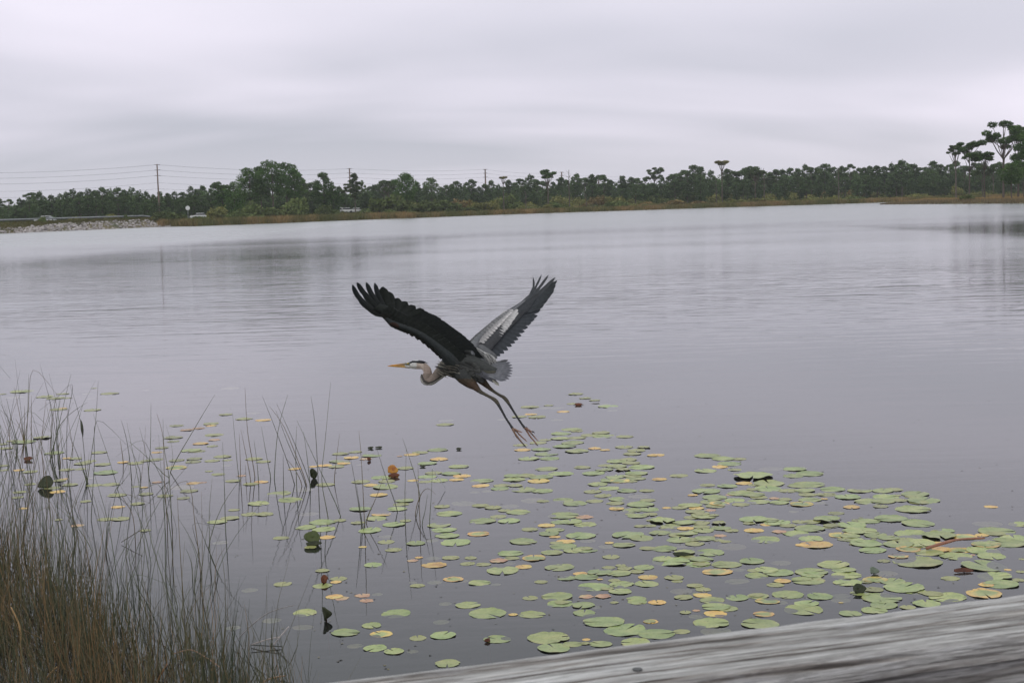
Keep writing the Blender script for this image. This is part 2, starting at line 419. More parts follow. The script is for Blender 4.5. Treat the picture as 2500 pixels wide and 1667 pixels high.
def place_tree(tm, cm, px, dist, h, hm, name, z=.45, rz=None, sx=1.0):
    p = ground(px, dist, z); e = empty(name, p, random.uniform(0, 6.28) if rz is None else rz)
    s = h/hm; e.scale = (s*sx, s*sx, s)
    link('trunk', tm, e)
    if cm: link('crown', cm, e)
    return e
HM = 12.0
NM = {'round': 'pine_tree', 'flat': 'pine_tree', 'bushy': 'broadleaf_tree', 'dead': 'dead_tree'}
def hero(px, ty, dist, kind, cwpx, base, mat, desc, leafs=3600, size=.34, lean=0, cat='tree', group=None, seed=None, z=.5):
    zt = topz(px, ty, dist); h = zt - z; cw = cwpx*dist/F
    tm, cm = tree_meshes(h, cw, base, kind, leafs, size, mat, seed if seed is not None else int(px), lean)
    e = place_tree(tm, cm, px, dist, h, h, NM[kind], z, 0)
    tag(e, desc, cat, group); return e
# big clump left of centre
D = lambda px, k: ds(px)+k
hero(573, 443, D(573, 42), 'bushy', 34, .10, 'oak', 'low bushy green tree at the left foot of the big tree clump')
hero(545, 452, D(545, 60), 'round', 26, .30, 'oak', 'small tree leaning out left of the big tree clump')
hero(613, 411, D(613, 50), 'round', 40, .42, 'oak', 'round-crowned tree on the left shoulder of the big clump', 5000)
hero(640, 407, D(640, 62), 'round', 36, .45, 'oak', 'tree between the left shoulder and peak of the big clump', 4500)
hero(668, 394, D(668, 46), 'round', 44, .46, 'oak', 'tallest tree at the peak of the big clump', 6000)
hero(701, 398, D(701, 55), 'round', 38, .42, 'oak', 'second tallest tree, right beside the peak of the big clump', 5000)
hero(720, 414, D(720, 44), 'round', 32, .40, 'oak', 'tree on the right shoulder of the big clump', 4200)
hero(742, 438, D(742, 70), 'bushy', 26, .25, 'pine', 'lower greyer tree at the right foot of the big clump')
hero(792, 422, D(792, 45), 'round', 30, .30, 'oak', 'round-topped tree standing between the big clump and the second utility pole', 5000)
hero(815, 452, D(815, 38), 'bushy', 26, .05, 'oak', 'low bushy tree just left of the second utility pole')
hero(868, 424, D(868, 55), 'round', 19, .42, 'pine', 'slim pine with round top just right of the second utility pole')
hero(845, 447, D(845, 70), 'flat', 12, .7, 'pine', 'little pine top poking up left of the second utility pole', 1600)
hero(886, 440, D(886, 72), 'bushy', 16, .2, 'pine', 'small dark tree beside the slim pine by the second pole', 1800)
hero(995, 425, D(995, 42), 'round', 36, .36, 'oak', 'broad green pine on the shore midway between two utility poles', 5200)
hero(950, 441, D(950, 85), 'flat', 26, .62, 'pine', 'flat-topped pine left of the broad green shore pine', 2600)
hero(1055, 434, D(1055, 90), 'round', 22, .45, 'pine_far', 'rounded pine right of the broad green shore pine', 3000)
hero(1230, 429, D(1230, 14), 'flat', 9, .9, 'yellow_crown', 'thin bare-trunked pine with a tiny pale tuft on top', 700, .3)
hero(1338, 413, D(1338, 20), 'flat', 21, .80, 'oak', 'tall bare-trunked pine with split dark green umbrella crown', 2600)
hero(1337, 455, D(1337, 34), 'bushy', 10, .3, 'pine', 'short bushy pine behind the umbrella-crowned pine', 900)
hero(1391, 407, D(1391, 26), 'dead', 10, .5, 'pine', 'bare dead tree with spindly limbs right of the umbrella-crowned pine')
hero(1284, 462, D(1284, 6), 'dead', 6, .5, 'pine', 'short bare snag on the shore left of the umbrella-crowned pine')
hero(1432, 470, D(1432, 12), 'dead', 6, .5, 'pine', 'short dark snag among the yellow shrubs right of the dead tree')
hero(1763, 392, D(1763, 22), 'flat', 17, .92, 'yellow_crown', 'tall thin pine topped by a flat yellowish crown', 2200, .3)
hero(1748, 425, D(1748, 30), 'dead', 12, .5, 'pine', 'bare grey tree entwined with the yellow-topped pine')
hero(1845, 411, D(1845, 26), 'flat', 22, .72, 'pine', 'dark crooked pine right of the yellow-topped pine')
hero(1865, 404, D(1865, 40), 'dead', 8, .5, 'pine', 'bare forked limbs rising beside the dark crooked pine')
hero(1599, 407, D(1599, 80), 'flat', 24, .70, 'pine', 'tallest tiered pine in the treeline left of the yellow-topped pine', 3200)
hero(2048, 405, D(2048, 20), 'dead', 14, .5, 'pine', 'grey bare tree on the shore just left of the grassy point')
# right edge on the point
hero(2334, 351, 400, 'flat', 19, .82, 'pine', 'slender pine with a small dark cap, leftmost of the tall pines at right', 2400, lean=-.02)
hero(2366, 345, 345, 'flat', 42, .70, 'oak', 'broad spreading pine, second of the tall pines on the point', 5200, .3, lean=0.0)
hero(2404, 372, 352, 'flat', 26, .84, 'oak', 'green pine top filling between the two tallest pines on the point', 2600, .3)
hero(2450, 290, 335, 'flat', 52, .60, 'oak', 'tallest open-crowned pine near the right edge', 6500, .3)
hero(2486, 300, 350, 'flat', 26, .78, 'oak', 'pine crown touching the tallest pine on its right', 3000, .3)
hero(2500, 326, 330, 'round', 40, .32, 'oak', 'dense green pine cut by the right edge of the view', 7000, .32)
hero(2470, 400, 322, 'bushy', 34, .50, 'oak', 'low green branches hanging between the pines at the right edge', 2600, .3)
hero(2400, 405, 420, 'flat', 26, .75, 'pine', 'small distant pine seen under the broad spreading pine', 2000)

# treeline behind the marsh: individual pines with shared meshes
random.seed(5)
VARS = {}
for k, (kind, cw, base, lf) in enumerate([('round', 2.6, .40, 2200), ('round', 3.0, .35, 2400), ('flat', 2.8, .72, 1500), ('flat', 2.3, .66, 1400), ('bushy', 3.2, .12, 2400), ('bushy', 2.6, .2, 2200), ('round', 2.2, .5, 1700)]):
    VARS[k] = (kind,)+tree_meshes(HM, cw, base, kind, lf, .42, 'pine_far', 100+k)
SKY = [(0, 485), (23, 487), (50, 484), (74, 471), (100, 467), (128, 476), (149, 472), (165, 468), (181, 461), (199, 468), (218, 460), (235, 466), (251, 457), (270, 460), (289, 458), (306, 463), (324, 457), (342, 464), (359, 467), (376, 474), (393, 467), (411, 472), (429, 467), (449, 470), (468, 454), (483, 462), (497, 454), (516, 460), (535, 444), (556, 452),
       (760, 446), (775, 450), (830, 455), (905, 455), (915, 452), (928, 450), (940, 440), (962, 440), (975, 450), (1020, 445), (1040, 452), (1075, 455), (1090, 452), (1105, 450), (1117, 443), (1134, 452), (1152, 438), (1170, 455), (1185, 450), (1201, 440), (1218, 450), (1243, 440), (1260, 446), (1276, 437), (1296, 426), (1312, 438), (1325, 442), (1352, 444), (1371, 433), (1385, 440),
       (1409, 424), (1428, 434), (1446, 426), (1462, 428), (1476, 431), (1492, 440), (1505, 446), (1520, 430), (1542, 433), (1557, 435), (1575, 433), (1617, 431), (1635, 432), (1650, 424), (1663, 420), (1680, 416), (1696, 404), (1712, 408), (1736, 415), (1776, 413), (1793, 418), (1812, 416), (1825, 418), (1834, 406), (1860, 418), (1880, 420), (1896, 414), (1912, 414), (1929, 410), (1948, 412), (1966, 401), (1982, 408), (1997, 407),
       (2013, 401), (2035, 408), (2055, 406), (2075, 402), (2097, 410), (2110, 409), (2124, 406), (2141, 405), (2160, 406), (2177, 398), (2190, 402), (2203, 391), (2220, 402), (2234, 401), (2248, 410), (2261, 408), (2278, 394), (2297, 402), (2315, 402), (2334, 394), (2355, 405), (2380, 398), (2402, 396), (2425, 400), (2440, 396), (2462, 398), (2480, 392), (2500, 396)]
def fdist(px): return 455 if px < 560 else (480 if px < 900 else 545)
for (px, ty) in SKY:
    dist = fdist(px)+random.uniform(-18, 18); h = topz(px, ty, dist)-.5
    prev = min(abs(px-a) for a, b in SKY if a != px)
    k = random.choice([0, 1, 6, 6, 3, 2, 5]) if ty < 450 else random.choice([0, 1, 4, 6, 5, 3])
    e = place_tree(VARS[k][1], VARS[k][2], px, dist, h, HM, NM[VARS[k][0]], .5, None, random.uniform(.85, 1.2))
    tag(e, 'x', 'tree', 'trees of the far treeline')
    TREE_ITEMS.append((e, px, 0, 'round pine top in the treeline' if VARS[k][0] == 'round' else ('flat-topped pine in the treeline' if VARS[k][0] == 'flat' else 'bushy tree in the treeline')))
# lower second rank in front, fuller crowns that close the wall of green
random.seed(6)
for px in np.arange(-20, 2520, 27.0):
    px = px+random.uniform(-9, 9)
    if 2150 < px: dist = fdist(px)-25
    else: dist = fdist(px)-random.uniform(20, 45)
    ty = interp([(a, b) for a, b in SKY], px)+random.uniform(12, 34); h = topz(px, ty, dist)-.5
    k = random.choice([4, 5, 4, 1, 0])
    e = place_tree(VARS[k][1], VARS[k][2], px, dist, h, HM, NM[VARS[k][0]], .5, None, random.uniform(1.1, 1.5))
    tag(e, 'x', 'tree', 'trees of the far treeline')
    TREE_ITEMS.append((e, px, 0, 'full tree before the treeline'))
TM = [('the tallest utility pole', 390, 0), ('the big tree clump', 668, 0), ('the second utility pole', 857, 0), ('the broad green shore pine', 995, 0), ('the third utility pole', 1187, 0), ('the umbrella-crowned pine', 1338, 0),
      ('the tiered pine', 1599, 0), ('the yellow-topped pine', 1763, 0), ('the grassy point', 2150, 0), ('the broad spreading pine', 2369, 0)]
autolabel(TREE_ITEMS, TM, True)
# dense wood behind, one mass
CN = []; RD = []
for px in np.arange(-500, 3000, 8.0):
    for k in range(6):
        dist = fdist(px)+random.uniform(8, 50); ty = interp([(a, b) for a, b in SKY], px)+random.uniform(17, 34)
        zt = topz(px, ty, dist); z = random.uniform(.04, .95)*zt if k else zt-1.2
        CN.append(tuple(ground(px+random.uniform(-5, 5), dist, z))); q = random.uniform(1.3, 2.4); RD.append((q*1.2, q, q))
for px in np.arange(-300, 2900, 7.0):
    CN.append(tuple(ground(px, fdist(px)+random.uniform(5, 50), random.uniform(.3, 3.5)))); RD.append((2.2, 2.0, 1.5))
T = leaf_tris(CN, RD, 250000, .75)
tag(link('woodland', tris('woodland', T, MAT['pine_far'])), 'dense dark green wood filling in behind the treeline', 'woodland', kind='stuff')

# ------------------------------------------------------------ shrubs
def shrub_mesh(mat, seed, leafs=700):
    random.seed(seed); C = []; R = []
    for i in range(7):
        a = i*2.4; rr = random.uniform(.1, .75); C.append((math.cos(a)*rr, math.sin(a)*rr, random.uniform(.3, .8))); q = random.uniform(.3, .5); R.append((q, q, q*.8))
    return tris('foliage', leaf_tris(C, R, leafs, .17), MAT[mat])
def stem_mesh():
    mb = MB()
    for i in range(5):
        a = i*1.26; mb.tube([(0, 0, -.1), (math.cos(a)*.25, math.sin(a)*.25, .45)], [.04, .02], 4, False)
    return mesh('stem', mb.V, mb.F, MAT['bark'])
STM = stem_mesh()
SHM = {k: [shrub_mesh(k, i*7+3) for i in range(3)] for k in ('shrub_green', 'shrub_yellow', 'shrub_rust')}
DESC = {'shrub_green': 'dark green shrub', 'shrub_yellow': 'yellow-green shrub', 'shrub_rust': 'rusty orange shrub'}
SHR = []
random.seed(21)
def shrub(px, dist, w, h, mat, z=.3, label=None):
    e = empty('shrub', ground(px, dist, z), random.uniform(0, 6.3)); e.scale = (w, w, h)
    link('foliage', random.choice(SHM[mat]), e); link('stem', STM, e)
    tag(e, label or 'x', 'shrub', 'shrubs along the far shore')
    if not label: SHR.append((e, px, 0, DESC[mat]))
# named ones
for (px, k, w, h, mat) in [(395, 12, 3.2, 2.4, 'shrub_green'), (380, 14, 2.0, 1.7, 'shrub_yellow'), (425, 10, 3.0, 2.6, 'shrub_green'), (440, 14, 2.2, 2.6, 'shrub_green'), (478, 12, 3.2, 1.7, 'shrub_green'), (186, 22, 2.6, 1.8, 'shrub_yellow'), (273, 24, 2.2, 2.2, 'shrub_yellow'), (102, 9, 1.0, 2.0, 'shrub_green'), (308, 10, 1.0, 1.9, 'shrub_green'),
                           (520, 20, 3.0, 3.4, 'shrub_yellow'), (535, 24, 2.6, 3.8, 'shrub_yellow'), (575, 16, 2.6, 2.6, 'shrub_green'), (610, 22, 3.4, 5.0, 'shrub_green'), (660, 18, 3.6, 3.2, 'shrub_green'), (720, 18, 4.0, 5.2, 'shrub_green'), (738, 15, 1.7, 5.0, 'shrub_green'), (690, 25, 3.0, 3.6, 'shrub_yellow'), (790, 18, 2.6, 3.5, 'shrub_green'),
                           (955, 22, 5.0, 5.5, 'shrub_green'), (985, 24, 4.0, 4.0, 'shrub_green'), (930, 26, 4.0, 4.8, 'shrub_green'), (1035, 30, 5, 4.2, 'shrub_green'), (1085, 34, 5, 4.0, 'shrub_green'), (1130, 30, 4, 4.0, 'shrub_rust'), (1160, 20, 3.2, 3.0, 'shrub_yellow'), (1185, 14, 3.2, 3.2, 'shrub_yellow'), (1204, 12, 2.2, 3.2, 'shrub_yellow'), (1240, 24, 3.6, 5.2, 'shrub_green'), (1262, 18, 3, 3, 'shrub_green'),
                           (1518, 12, 3.0, 2.6, 'shrub_green'), (2360, 0, 2.0, 1.6, 'shrub_green')]:
    if px == 2360: shrub(px, dpn(px)+12, w, h, mat, .4, 'small dark shrub at the foot of the broad spreading pine')
    else: shrub(px, ds(px)+k, w, h, mat, .35 if px > 400 else 1.0)
for i in range(190):
    px = random.uniform(480, 2150) if i % 3 else random.uniform(1350, 2400); k = random.uniform(12, 90)
    mat = random.choice(['shrub_green', 'shrub_green', 'shrub_yellow', 'shrub_yellow', 'shrub_rust']) if px > 1100 else random.choice(['shrub_green', 'shrub_green', 'shrub_green', 'shrub_yellow'])
    if 1400 < px < 1500 and random.random() < .6: mat = 'shrub_rust'
    shrub(px, ds(px)+k, random.uniform(2, 4.5), random.uniform(1.3, 2.4)*(1.0 if k < 40 or px < 1000 else 1.9), mat)
autolabel(SHR, TM, True)
# low scrub between them
CN = []; RD = []
for i in range(900):
    px = random.uniform(470, 2700); k = random.uniform(20, 110)
    up_ = 1.6 if px > 1050 and k > 45 else .5
    CN.append(tuple(ground(px, ds(px)+k, .5+up_*random.random()))); q = random.uniform(.9, 1.6); RD.append((q*1.6, q*1.6, q*.85))
half = len(CN)//2
tag(link('low_scrub', tris('low_scrub', leaf_tris(CN[:half], RD[:half], 30000, .35), MAT['shrub_green'])), 'low green scrub covering the marsh behind the shore grass', 'scrub', kind='stuff')
tag(link('yellow_scrub', tris('yellow_scrub', leaf_tris(CN[half:], RD[half:], 30000, .35), MAT['shrub_yellow'])), 'yellowing scrub scattered over the marsh behind the shore grass', 'scrub', kind='stuff')

# ------------------------------------------------------------ shore grass (blades)
def blades(name, P, hgt, wid, cols, label, mat='grass_far', leanamt=.25):
    n_ = len(P); P = np.array(P); a = rng.random(n_)*6.283
    dx = np.stack([np.cos(a), np.sin(a), np.zeros(n_)], 1)*np.array(wid)[:, None]*.5
    ln = rng.normal(size=(n_, 3))*leanamt; ln[:, 2] = 0; ln *= np.array(hgt)[:, None]
    tip = P + ln + np.stack([np.zeros(n_), np.zeros(n_), np.array(hgt)], 1)
    T = np.stack([P-dx, P+dx, tip], 1); me = tris(name, T, MAT[mat]); vcol(me, np.repeat(np.array(cols), 3, axis=0))
    return tag(link(name, me), label, 'grass', kind='stuff')
P = []; HG = []; WD = []; CL = []
for i in range(52000):
    px = random.uniform(385, 2800); k = abs(random.gauss(0, 1))*9
    z = .05 + min(.3, k*.06); P.append(tuple(ground(px, ds(px)+k, z)))
    HG.append(random.uniform(.6, 1.45)*(1.25 if px < 1000 else 1)); WD.append(random.uniform(.10, .28))
    g = .5+.5*math.sin(px*.021)+.35*math.sin(px*.083+1)+random.gauss(0, .3)
    w = min(1, max(0, g*.7+.1*k/9)); lo = np.array((.13, .135, .05)); hi = np.array((.32, .215, .10))
    CL.append(lo*(1-w)+hi*w)
blades('shore_grass', P, HG, WD, CL, 'olive and tawny marsh grass fringing the far shore')
P = []; HG = []; WD = []; CL = []
for i in range(26000):
    px = random.uniform(2149, 2800); e = min(1, (px-2149)/110); k = random.random()**1.2*(58*e+2)
    P.append(tuple(ground(px, dpn(px)+k, .02+min(.4, k*.05)*e)))
    HG.append(random.uniform(.4, .95)*(.35+.65*e)); WD.append(random.uniform(.10, .26))
    w = min(1, max(0, k/35+random.gauss(0, .2))); lo = np.array((.19, .155, .10)); hi = np.array((.40, .26, .10)); CL.append(lo*(1-w)+hi*w)
blades('point_grass', P, HG, WD, CL, 'tawny orange grass covering the low point at the right')
P = []; HG = []; WD = []; CL = []
for i in range(15000):
    px = random.uniform(-300, 400); lo_ = 3.6 if px > 60 else 1.0; k = random.uniform(lo_, 11)
    z = interp([(a, b) for a, b in prof_main(px)], k); P.append(tuple(ground(px, ds(px)+k, z)))
    HG.append(random.uniform(.15, .45)); WD.append(random.uniform(.1, .25)); w = random.random()
    CL.append(np.array((.08, .10, .03))*(1-w)+np.array((.17, .13, .06))*w)
blades('verge_grass', P, HG, WD, CL, 'short grass on the causeway verge above the rocks')
P = []; HG = []; WD = []; CL = []
for i in range(30000):
    px = random.uniform(-300, 2900); k = random.uniform(25, 120)
    P.append(tuple(ground(px, ds(px)+k, .5))); HG.append(random.uniform(.5, 1.3)); WD.append(random.uniform(.15, .35)); w = random.random()
    CL.append(np.array((.09, .11, .04))*(1-w)+np.array((.22, .19, .07))*w)
blades('meadow_grass', P, HG, WD, CL, 'mixed grass across the marsh between shore and trees')

# ------------------------------------------------------------ air
hm = bpy.data.materials.new('haze_air'); hm.use_nodes = True; hn = hm.node_tree.nodes; hn.clear(); ho = hn.new('ShaderNodeOutputMaterial'); hv = hn.new('ShaderNodeVolumePrincipled')
hv.inputs['Color'].default_value = (.86, .87, .90, 1); hv.inputs['Density'].default_value = .00017; hm.node_tree.links.new(hv.outputs[0], ho.inputs['Volume'])
hb = MB().box((0, 1560, 10), (6000, 3300, 24)); tag(hb.build('haze', hm), 'thin pale haze over the lake and far shore', 'haze', kind='stuff')
# ------------------------------------------------------------ riprap
random.seed(31)
RM = []
for k in range(6):
    import bmesh
    bm = bmesh.new(); bmesh.ops.create_icosphere(bm, subdivisions=1, radius=.5)
    for v in bm.verts: v.co *= random.uniform(.72, 1.2); v.co.z *= .72
    me = bpy.data.meshes.new('boulder'); bm.to_mesh(me); bm.free(); me.materials.append(MAT['rock']); RM.append(me)
RK = []
def rockspot():
    px = random.uniform(-10, 415)
    up = interp([(-10, 2.6), (60, 3.2), (130, 4.6), (360, 7.2), (400, 4.5), (415, 1.5)], px)
    if px < 40 and random.random() < .6: return rockspot()
    k = random.uniform(-.6, up); d = ds(px)+k; z = interp(prof_main(px), k)
    return px, d, z, random.uniform(.45, 1.05)
for i in range(280):
    px, d, z, s = rockspot()
    o = link('boulder', random.choice(RM), None, ground(px, d, z+.1*s)); o.scale = (s*1.15, s, s*.9); o.rotation_euler = (random.uniform(-.4, .4), random.uniform(-.4, .4), random.uniform(0, 6))
    tag(o, 'pale rough boulder among the rocks piled along the causeway waterline', 'boulder', 'riprap boulders under the causeway')
V = []; Fc = []
src = [([v.co.copy() for v in m_.vertices], [tuple(p.vertices) for p in m_.polygons]) for m_ in RM]
for i in range(900):
    px, d, z, s = rockspot(); s *= .6; b = len(V); vs, fs = random.choice(src); R_ = Matrix.Rotation(random.uniform(0, 6), 3, 'Z'); c = ground(px, d, z)
    V += [c + (R_ @ v)*s for v in vs]; Fc += [[b+i_ for i_ in f] for f in fs]
me = mesh('riprap_stones', V, Fc, MAT['rock']); tag(link('riprap_stones', me), 'smaller pale stones packed between the causeway boulders', 'stones', kind='stuff')

# ------------------------------------------------------------ guardrail
gp = list(np.arange(-110, 372, 17.0)); e0 = empty('guardrail', ground(gp[0], ds(gp[0])+11, 2)); off = Vector(e0.location)
tag(e0, 'long grey steel guardrail running along the causeway edge', 'guardrail')
pm = MB().box((0, 0, .38), (.17, .17, .8)); pme = mesh('post', pm.V, pm.F, MAT['dark_metal'])
rail = MB(); pl = []
for px in gp:
    z = prof_main(px)[5][1]; p = ground(px, ds(px)+10.9, z); pl.append(p)
    link('post', pme, e0, p-off)
rt = [p+Vector((0, -.12, .62)) for p in pl]
rail.tube(rt, .17, 8, True, 1.0); rail.build('rail', MAT['galv'], e0, off)

# ------------------------------------------------------------ round sign
p = ground(459, ds(459)+14, .4); zt = topz(459, 508, p.y); e = empty('road_sign', p); tag(e, 'round white road sign on a thin post left of the big tree clump', 'road sign')
MAT['white'] = simple('white_paint', [(.3, (.70, .70, .69)), (.7, (.80, .80, .79))], 3, .5)
MB().tube([(0, .03, -.2), (0, .03, zt-p.z)], .06, 8).build('post', MAT['galv'], e)
MB().tube([(0, -.03, zt-p.z), (0, .0, zt-p.z)], .52, 20).build('sign_plate', MAT['white'], e)
# ------------------------------------------------------------ parked cars, just roofs show
MAT['glass'] = simple('car_glass', [(.3, (.02, .022, .025)), (.7, (.03, .03, .035))], 3, .1, spec=.6)
MAT['tyre'] = simple('tyre_rubber', [(.3, (.02, .02, .02)), (.7, (.03, .03, .03))], 3, .9)
def car_mesh():
    prof = [(-2.2, .35), (-2.25, .8), (-2.1, .95), (-1.2, 1.02), (1.9, 1.02), (2.2, .9), (2.25, .4)]
    V = []; Fc = []; k = len(prof)
    for y, s_ in ((-.85, 1), (.85, 1)):
        for x, z in prof: V.append((x, y, z))
    for i in range(k): Fc.append((i, (i+1) % k, k+(i+1) % k, k+i))
    Fc.append(tuple(range(k))[::-1]); Fc.append(tuple(range(k, 2*k))); return mesh('body', V, Fc, MAT['white'])
CB = car_mesh()
def cab(z0, z1, x0, x1, x2, x3, y0, y1, mat, name):
    V = [(x0, -y0, z0), (x3, -y0, z0), (x3, y0, z0), (x0, y0, z0), (x1, -y1, z1), (x2, -y1, z1), (x2, y1, z1), (x1, y1, z1)]
    return mesh(name, V, [(0, 3, 2, 1), (4, 5, 6, 7), (0, 1, 5, 4), (1, 2, 6, 5), (2, 3, 7, 6), (3, 0, 4, 7)], mat)
CG = cab(1.02, 1.42, -1.2, -.65, 1.1, 1.8, .82, .68, MAT['glass'], 'windows'); CR = cab(1.42, 1.50, -.70, -.62, 1.05, 1.15, .70, .62, MAT['white'], 'roof')
wm = MB().tube([(0, -.1, 0), (0, .1, 0)], .33, 14); WM = mesh('wheel', wm.V, wm.F, MAT['tyre'])
for (px, py, dd, lab) in [(110, 528, 16, 'white car passing behind the causeway guardrail'), (486, 521, 30, 'white car half hidden by shrubs right of the round road sign'), (822, 502, 75, 'white car parked left of the second utility pole'), (845, 508, 62, 'white car parked just left of the second utility pole foot'),
                         (869, 508, 64, 'white car parked right of the second utility pole'), (926, 505, 70, 'white car, rightmost of those parked beyond the shore trees')]:
    d = ds(px)+dd; zt = topz(px, py, d); e = empty('parked_car' if px > 400 else 'car', ground(px, d, zt-1.45), random.uniform(-.25, .25)); tag(e, lab, 'car', 'cars beyond the far shore')
    link('body', CB, e); link('windows', CG, e); link('roof', CR, e)
    for x in (-1.35, 1.35):
        for y in (-.8, .8): link('wheel', WM, e, Vector((x, y, .33)))
# a low rise carries the parking area
V = []; Fc = []; cc = list(range(760, 990, 10))
for px in cc:
    zc = topz(px, 512, ds(px)+60) - 1.55
    V += [ground(px, ds(px)+45, .4), ground(px, ds(px)+58, max(.6, zc)), ground(px, ds(px)+85, max(.6, zc)), ground(px, ds(px)+100, .5)]
for i in range(len(cc)-1):
    for k in range(3): Fc.append((4*i+k, 4*i+4+k, 4*i+5+k, 4*i+k+1))
tag(link('parking_ground', mesh('parking_ground', V, Fc, MAT['ground'], True)), kind='structure')

# ------------------------------------------------------------ utility poles and wires
POLES = [(-350, 413, 400, 1), (389.5, 401, 430, 1), (857, 411, 536, 1), (1187, 413, 603, 1), (1373, 420, 706, 1), (1462, 427, 800, 1), (1524, 430, 865, 1), (1561, 440, 1050, 1)]
PL = ['', 'tallest reddish wooden utility pole above the causeway rocks', 'wooden utility pole between the big tree clump and the shore pine', 'wooden utility pole left of the thin pale-tufted pine', 'thin utility pole just left of the bare dead tree', 'pale distant utility pole right of the bare dead tree', 'faint distant utility pole left of the tiered pine', 'faintest utility pole, farthest right of the line']
arms = []
for i, (px, ty, d, _) in enumerate(POLES):
    p = ground(px, d, .5); zt = topz(px, ty, d); h = zt-p.z; lev = [h-.15, h-1.65, h-3.2, h-5.2, h-6.9]
    arms.append([p+Vector((0, 0, z)) for z in lev])
    if i == 0: continue
    e = empty('utility_pole', p); tag(e, PL[i], 'utility pole', 'utility poles behind the lake')
    sc = min(1.5, d/430)
    MB().tube([(0, 0, -.5), (0, 0, h*.5), (0, 0, h)], [.26*sc, .22*sc, .17*sc], 10).build('pole', MAT['pole'], e)
    for z in lev[:3]:
        MB().tube([(-.85, 0, z), (.85, 0, z)], .07*sc, 6).build('insulator_arm', MAT['dark_metal'], e)
WL = ['topmost power cable strung between the utility poles', 'second power cable from the top', 'third power cable from the top', 'faint fourth cable below the three power cables', 'lowest faint cable on the utility poles']
for k in range(5):
    line = []
    for i in range(len(arms)-1):
        a, b = arms[i][k], arms[i+1][k]; sag = 1.5 if i == 0 else (b-a).length*.009
        for j in range(14):
            t_ = j/14; q = a.lerp(b, t_); q.z -= sag*4*t_*(1-t_); line.append(q)
    line.append(arms[-1][k])
    c = arms[1][k]; mb = MB().tube(line, .029 if k < 3 else .022, 5); o = mb.build('power_cable', MAT['cable'], None, c, loc=c)
    tag(o, WL[k], 'power cable', 'power cables')

# ------------------------------------------------------------ handrail of the boardwalk
m, t, n, l, bs = newmat('weathered_wood'); MAT['wood'] = m
tcn = n.new('ShaderNodeTexCoord'); ob = tcn.outputs['Object']
g1 = noise(n, l, ob, 1, 8, .6, (2.4, 42, 42), None, .9); g2 = noise(n, l, ob, 1, 6, .7, (14, 210, 210), None, .4); g3 = noise(n, l, ob, 9, 6, .65, (1, 2.5, 2.5)); g4 = noise(n, l, ob, 1, 3, .5, (2.2, 60, 60), None, 1.2)
c = ramp(n, l, g1, [(.34, (.27, .25, .235)), (.45, (.46, .435, .42)), (.55, (.64, .615, .60)), (.66, (.88, .86, .85))]).outputs[0]
c = mixc(n, l, .7, c, ramp(n, l, g2, [(.40, (.36, .34, .33)), (.56, (1.08, 1.08, 1.08))]).outputs[0], 'MULTIPLY')
c = mixc(n, l, .8, c, ramp(n, l, g4, [(.36, (.16, .13, .11)), (.41, (.62, .57, .53)), (.50, (1, 1, 1))]).outputs[0], 'MULTIPLY')
c = mixc(n, l, ramp(n, l, g3, [(.58, (0, 0, 0)), (.74, (.6, .6, .6))]).outputs[0], c, (.62, .60, .62))
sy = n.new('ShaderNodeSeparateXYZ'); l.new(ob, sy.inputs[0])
lip_highlight = n.new('ShaderNodeMapRange'); l.new(mth(n, l, 'ADD', sy.outputs[1], mth(n, l, 'MULTIPLY', g3, .010)), lip_highlight.inputs[0]); lip_highlight.inputs[1].default_value = -.010; lip_highlight.inputs[2].default_value = .001; lip_highlight.inputs[4].default_value = .75
c = mixc(n, l, lip_highlight.outputs[0], c, (.74, .71, .70))  # highlight along the far edge, painted into the wood colour
l.new(c, bs.inputs['Base Color']); bs.inputs['Roughness'].default_value = .85; bs.inputs['Specular IOR Level'].default_value = .25
hh = mth(n, l, 'ADD', mth(n, l, 'MULTIPLY', g1, .6), mth(n, l, 'MULTIPLY', g4, .8)); hh = mth(n, l, 'ADD', hh, mth(n, l, 'MULTIPLY', g2, .5)); bump(n, l, bs, hh, 1.0, .012)
zr = H-.50
A = onz(780, 1667, zr); B = onz(2500, 1450, zr); Cn = onz(2500, 1551, zr); Dn = onz(1480, 1672, zr)
ex = (B-A); ex.z = 0; ang = math.atan2(ex.y, ex.x); exn = ex.normalized(); eyn = Vector((exn.y, -exn.x, 0))   # towards camera
wid = ((Cn-A).dot(eyn)+(Dn-A).dot(eyn))/2
midp = (A+B)/2
e = empty('handrail', Vector((midp.x, midp.y, zr-1.07)), ang); tag(e, 'weathered grey wooden boardwalk handrail across the lower right corner', 'handrail')
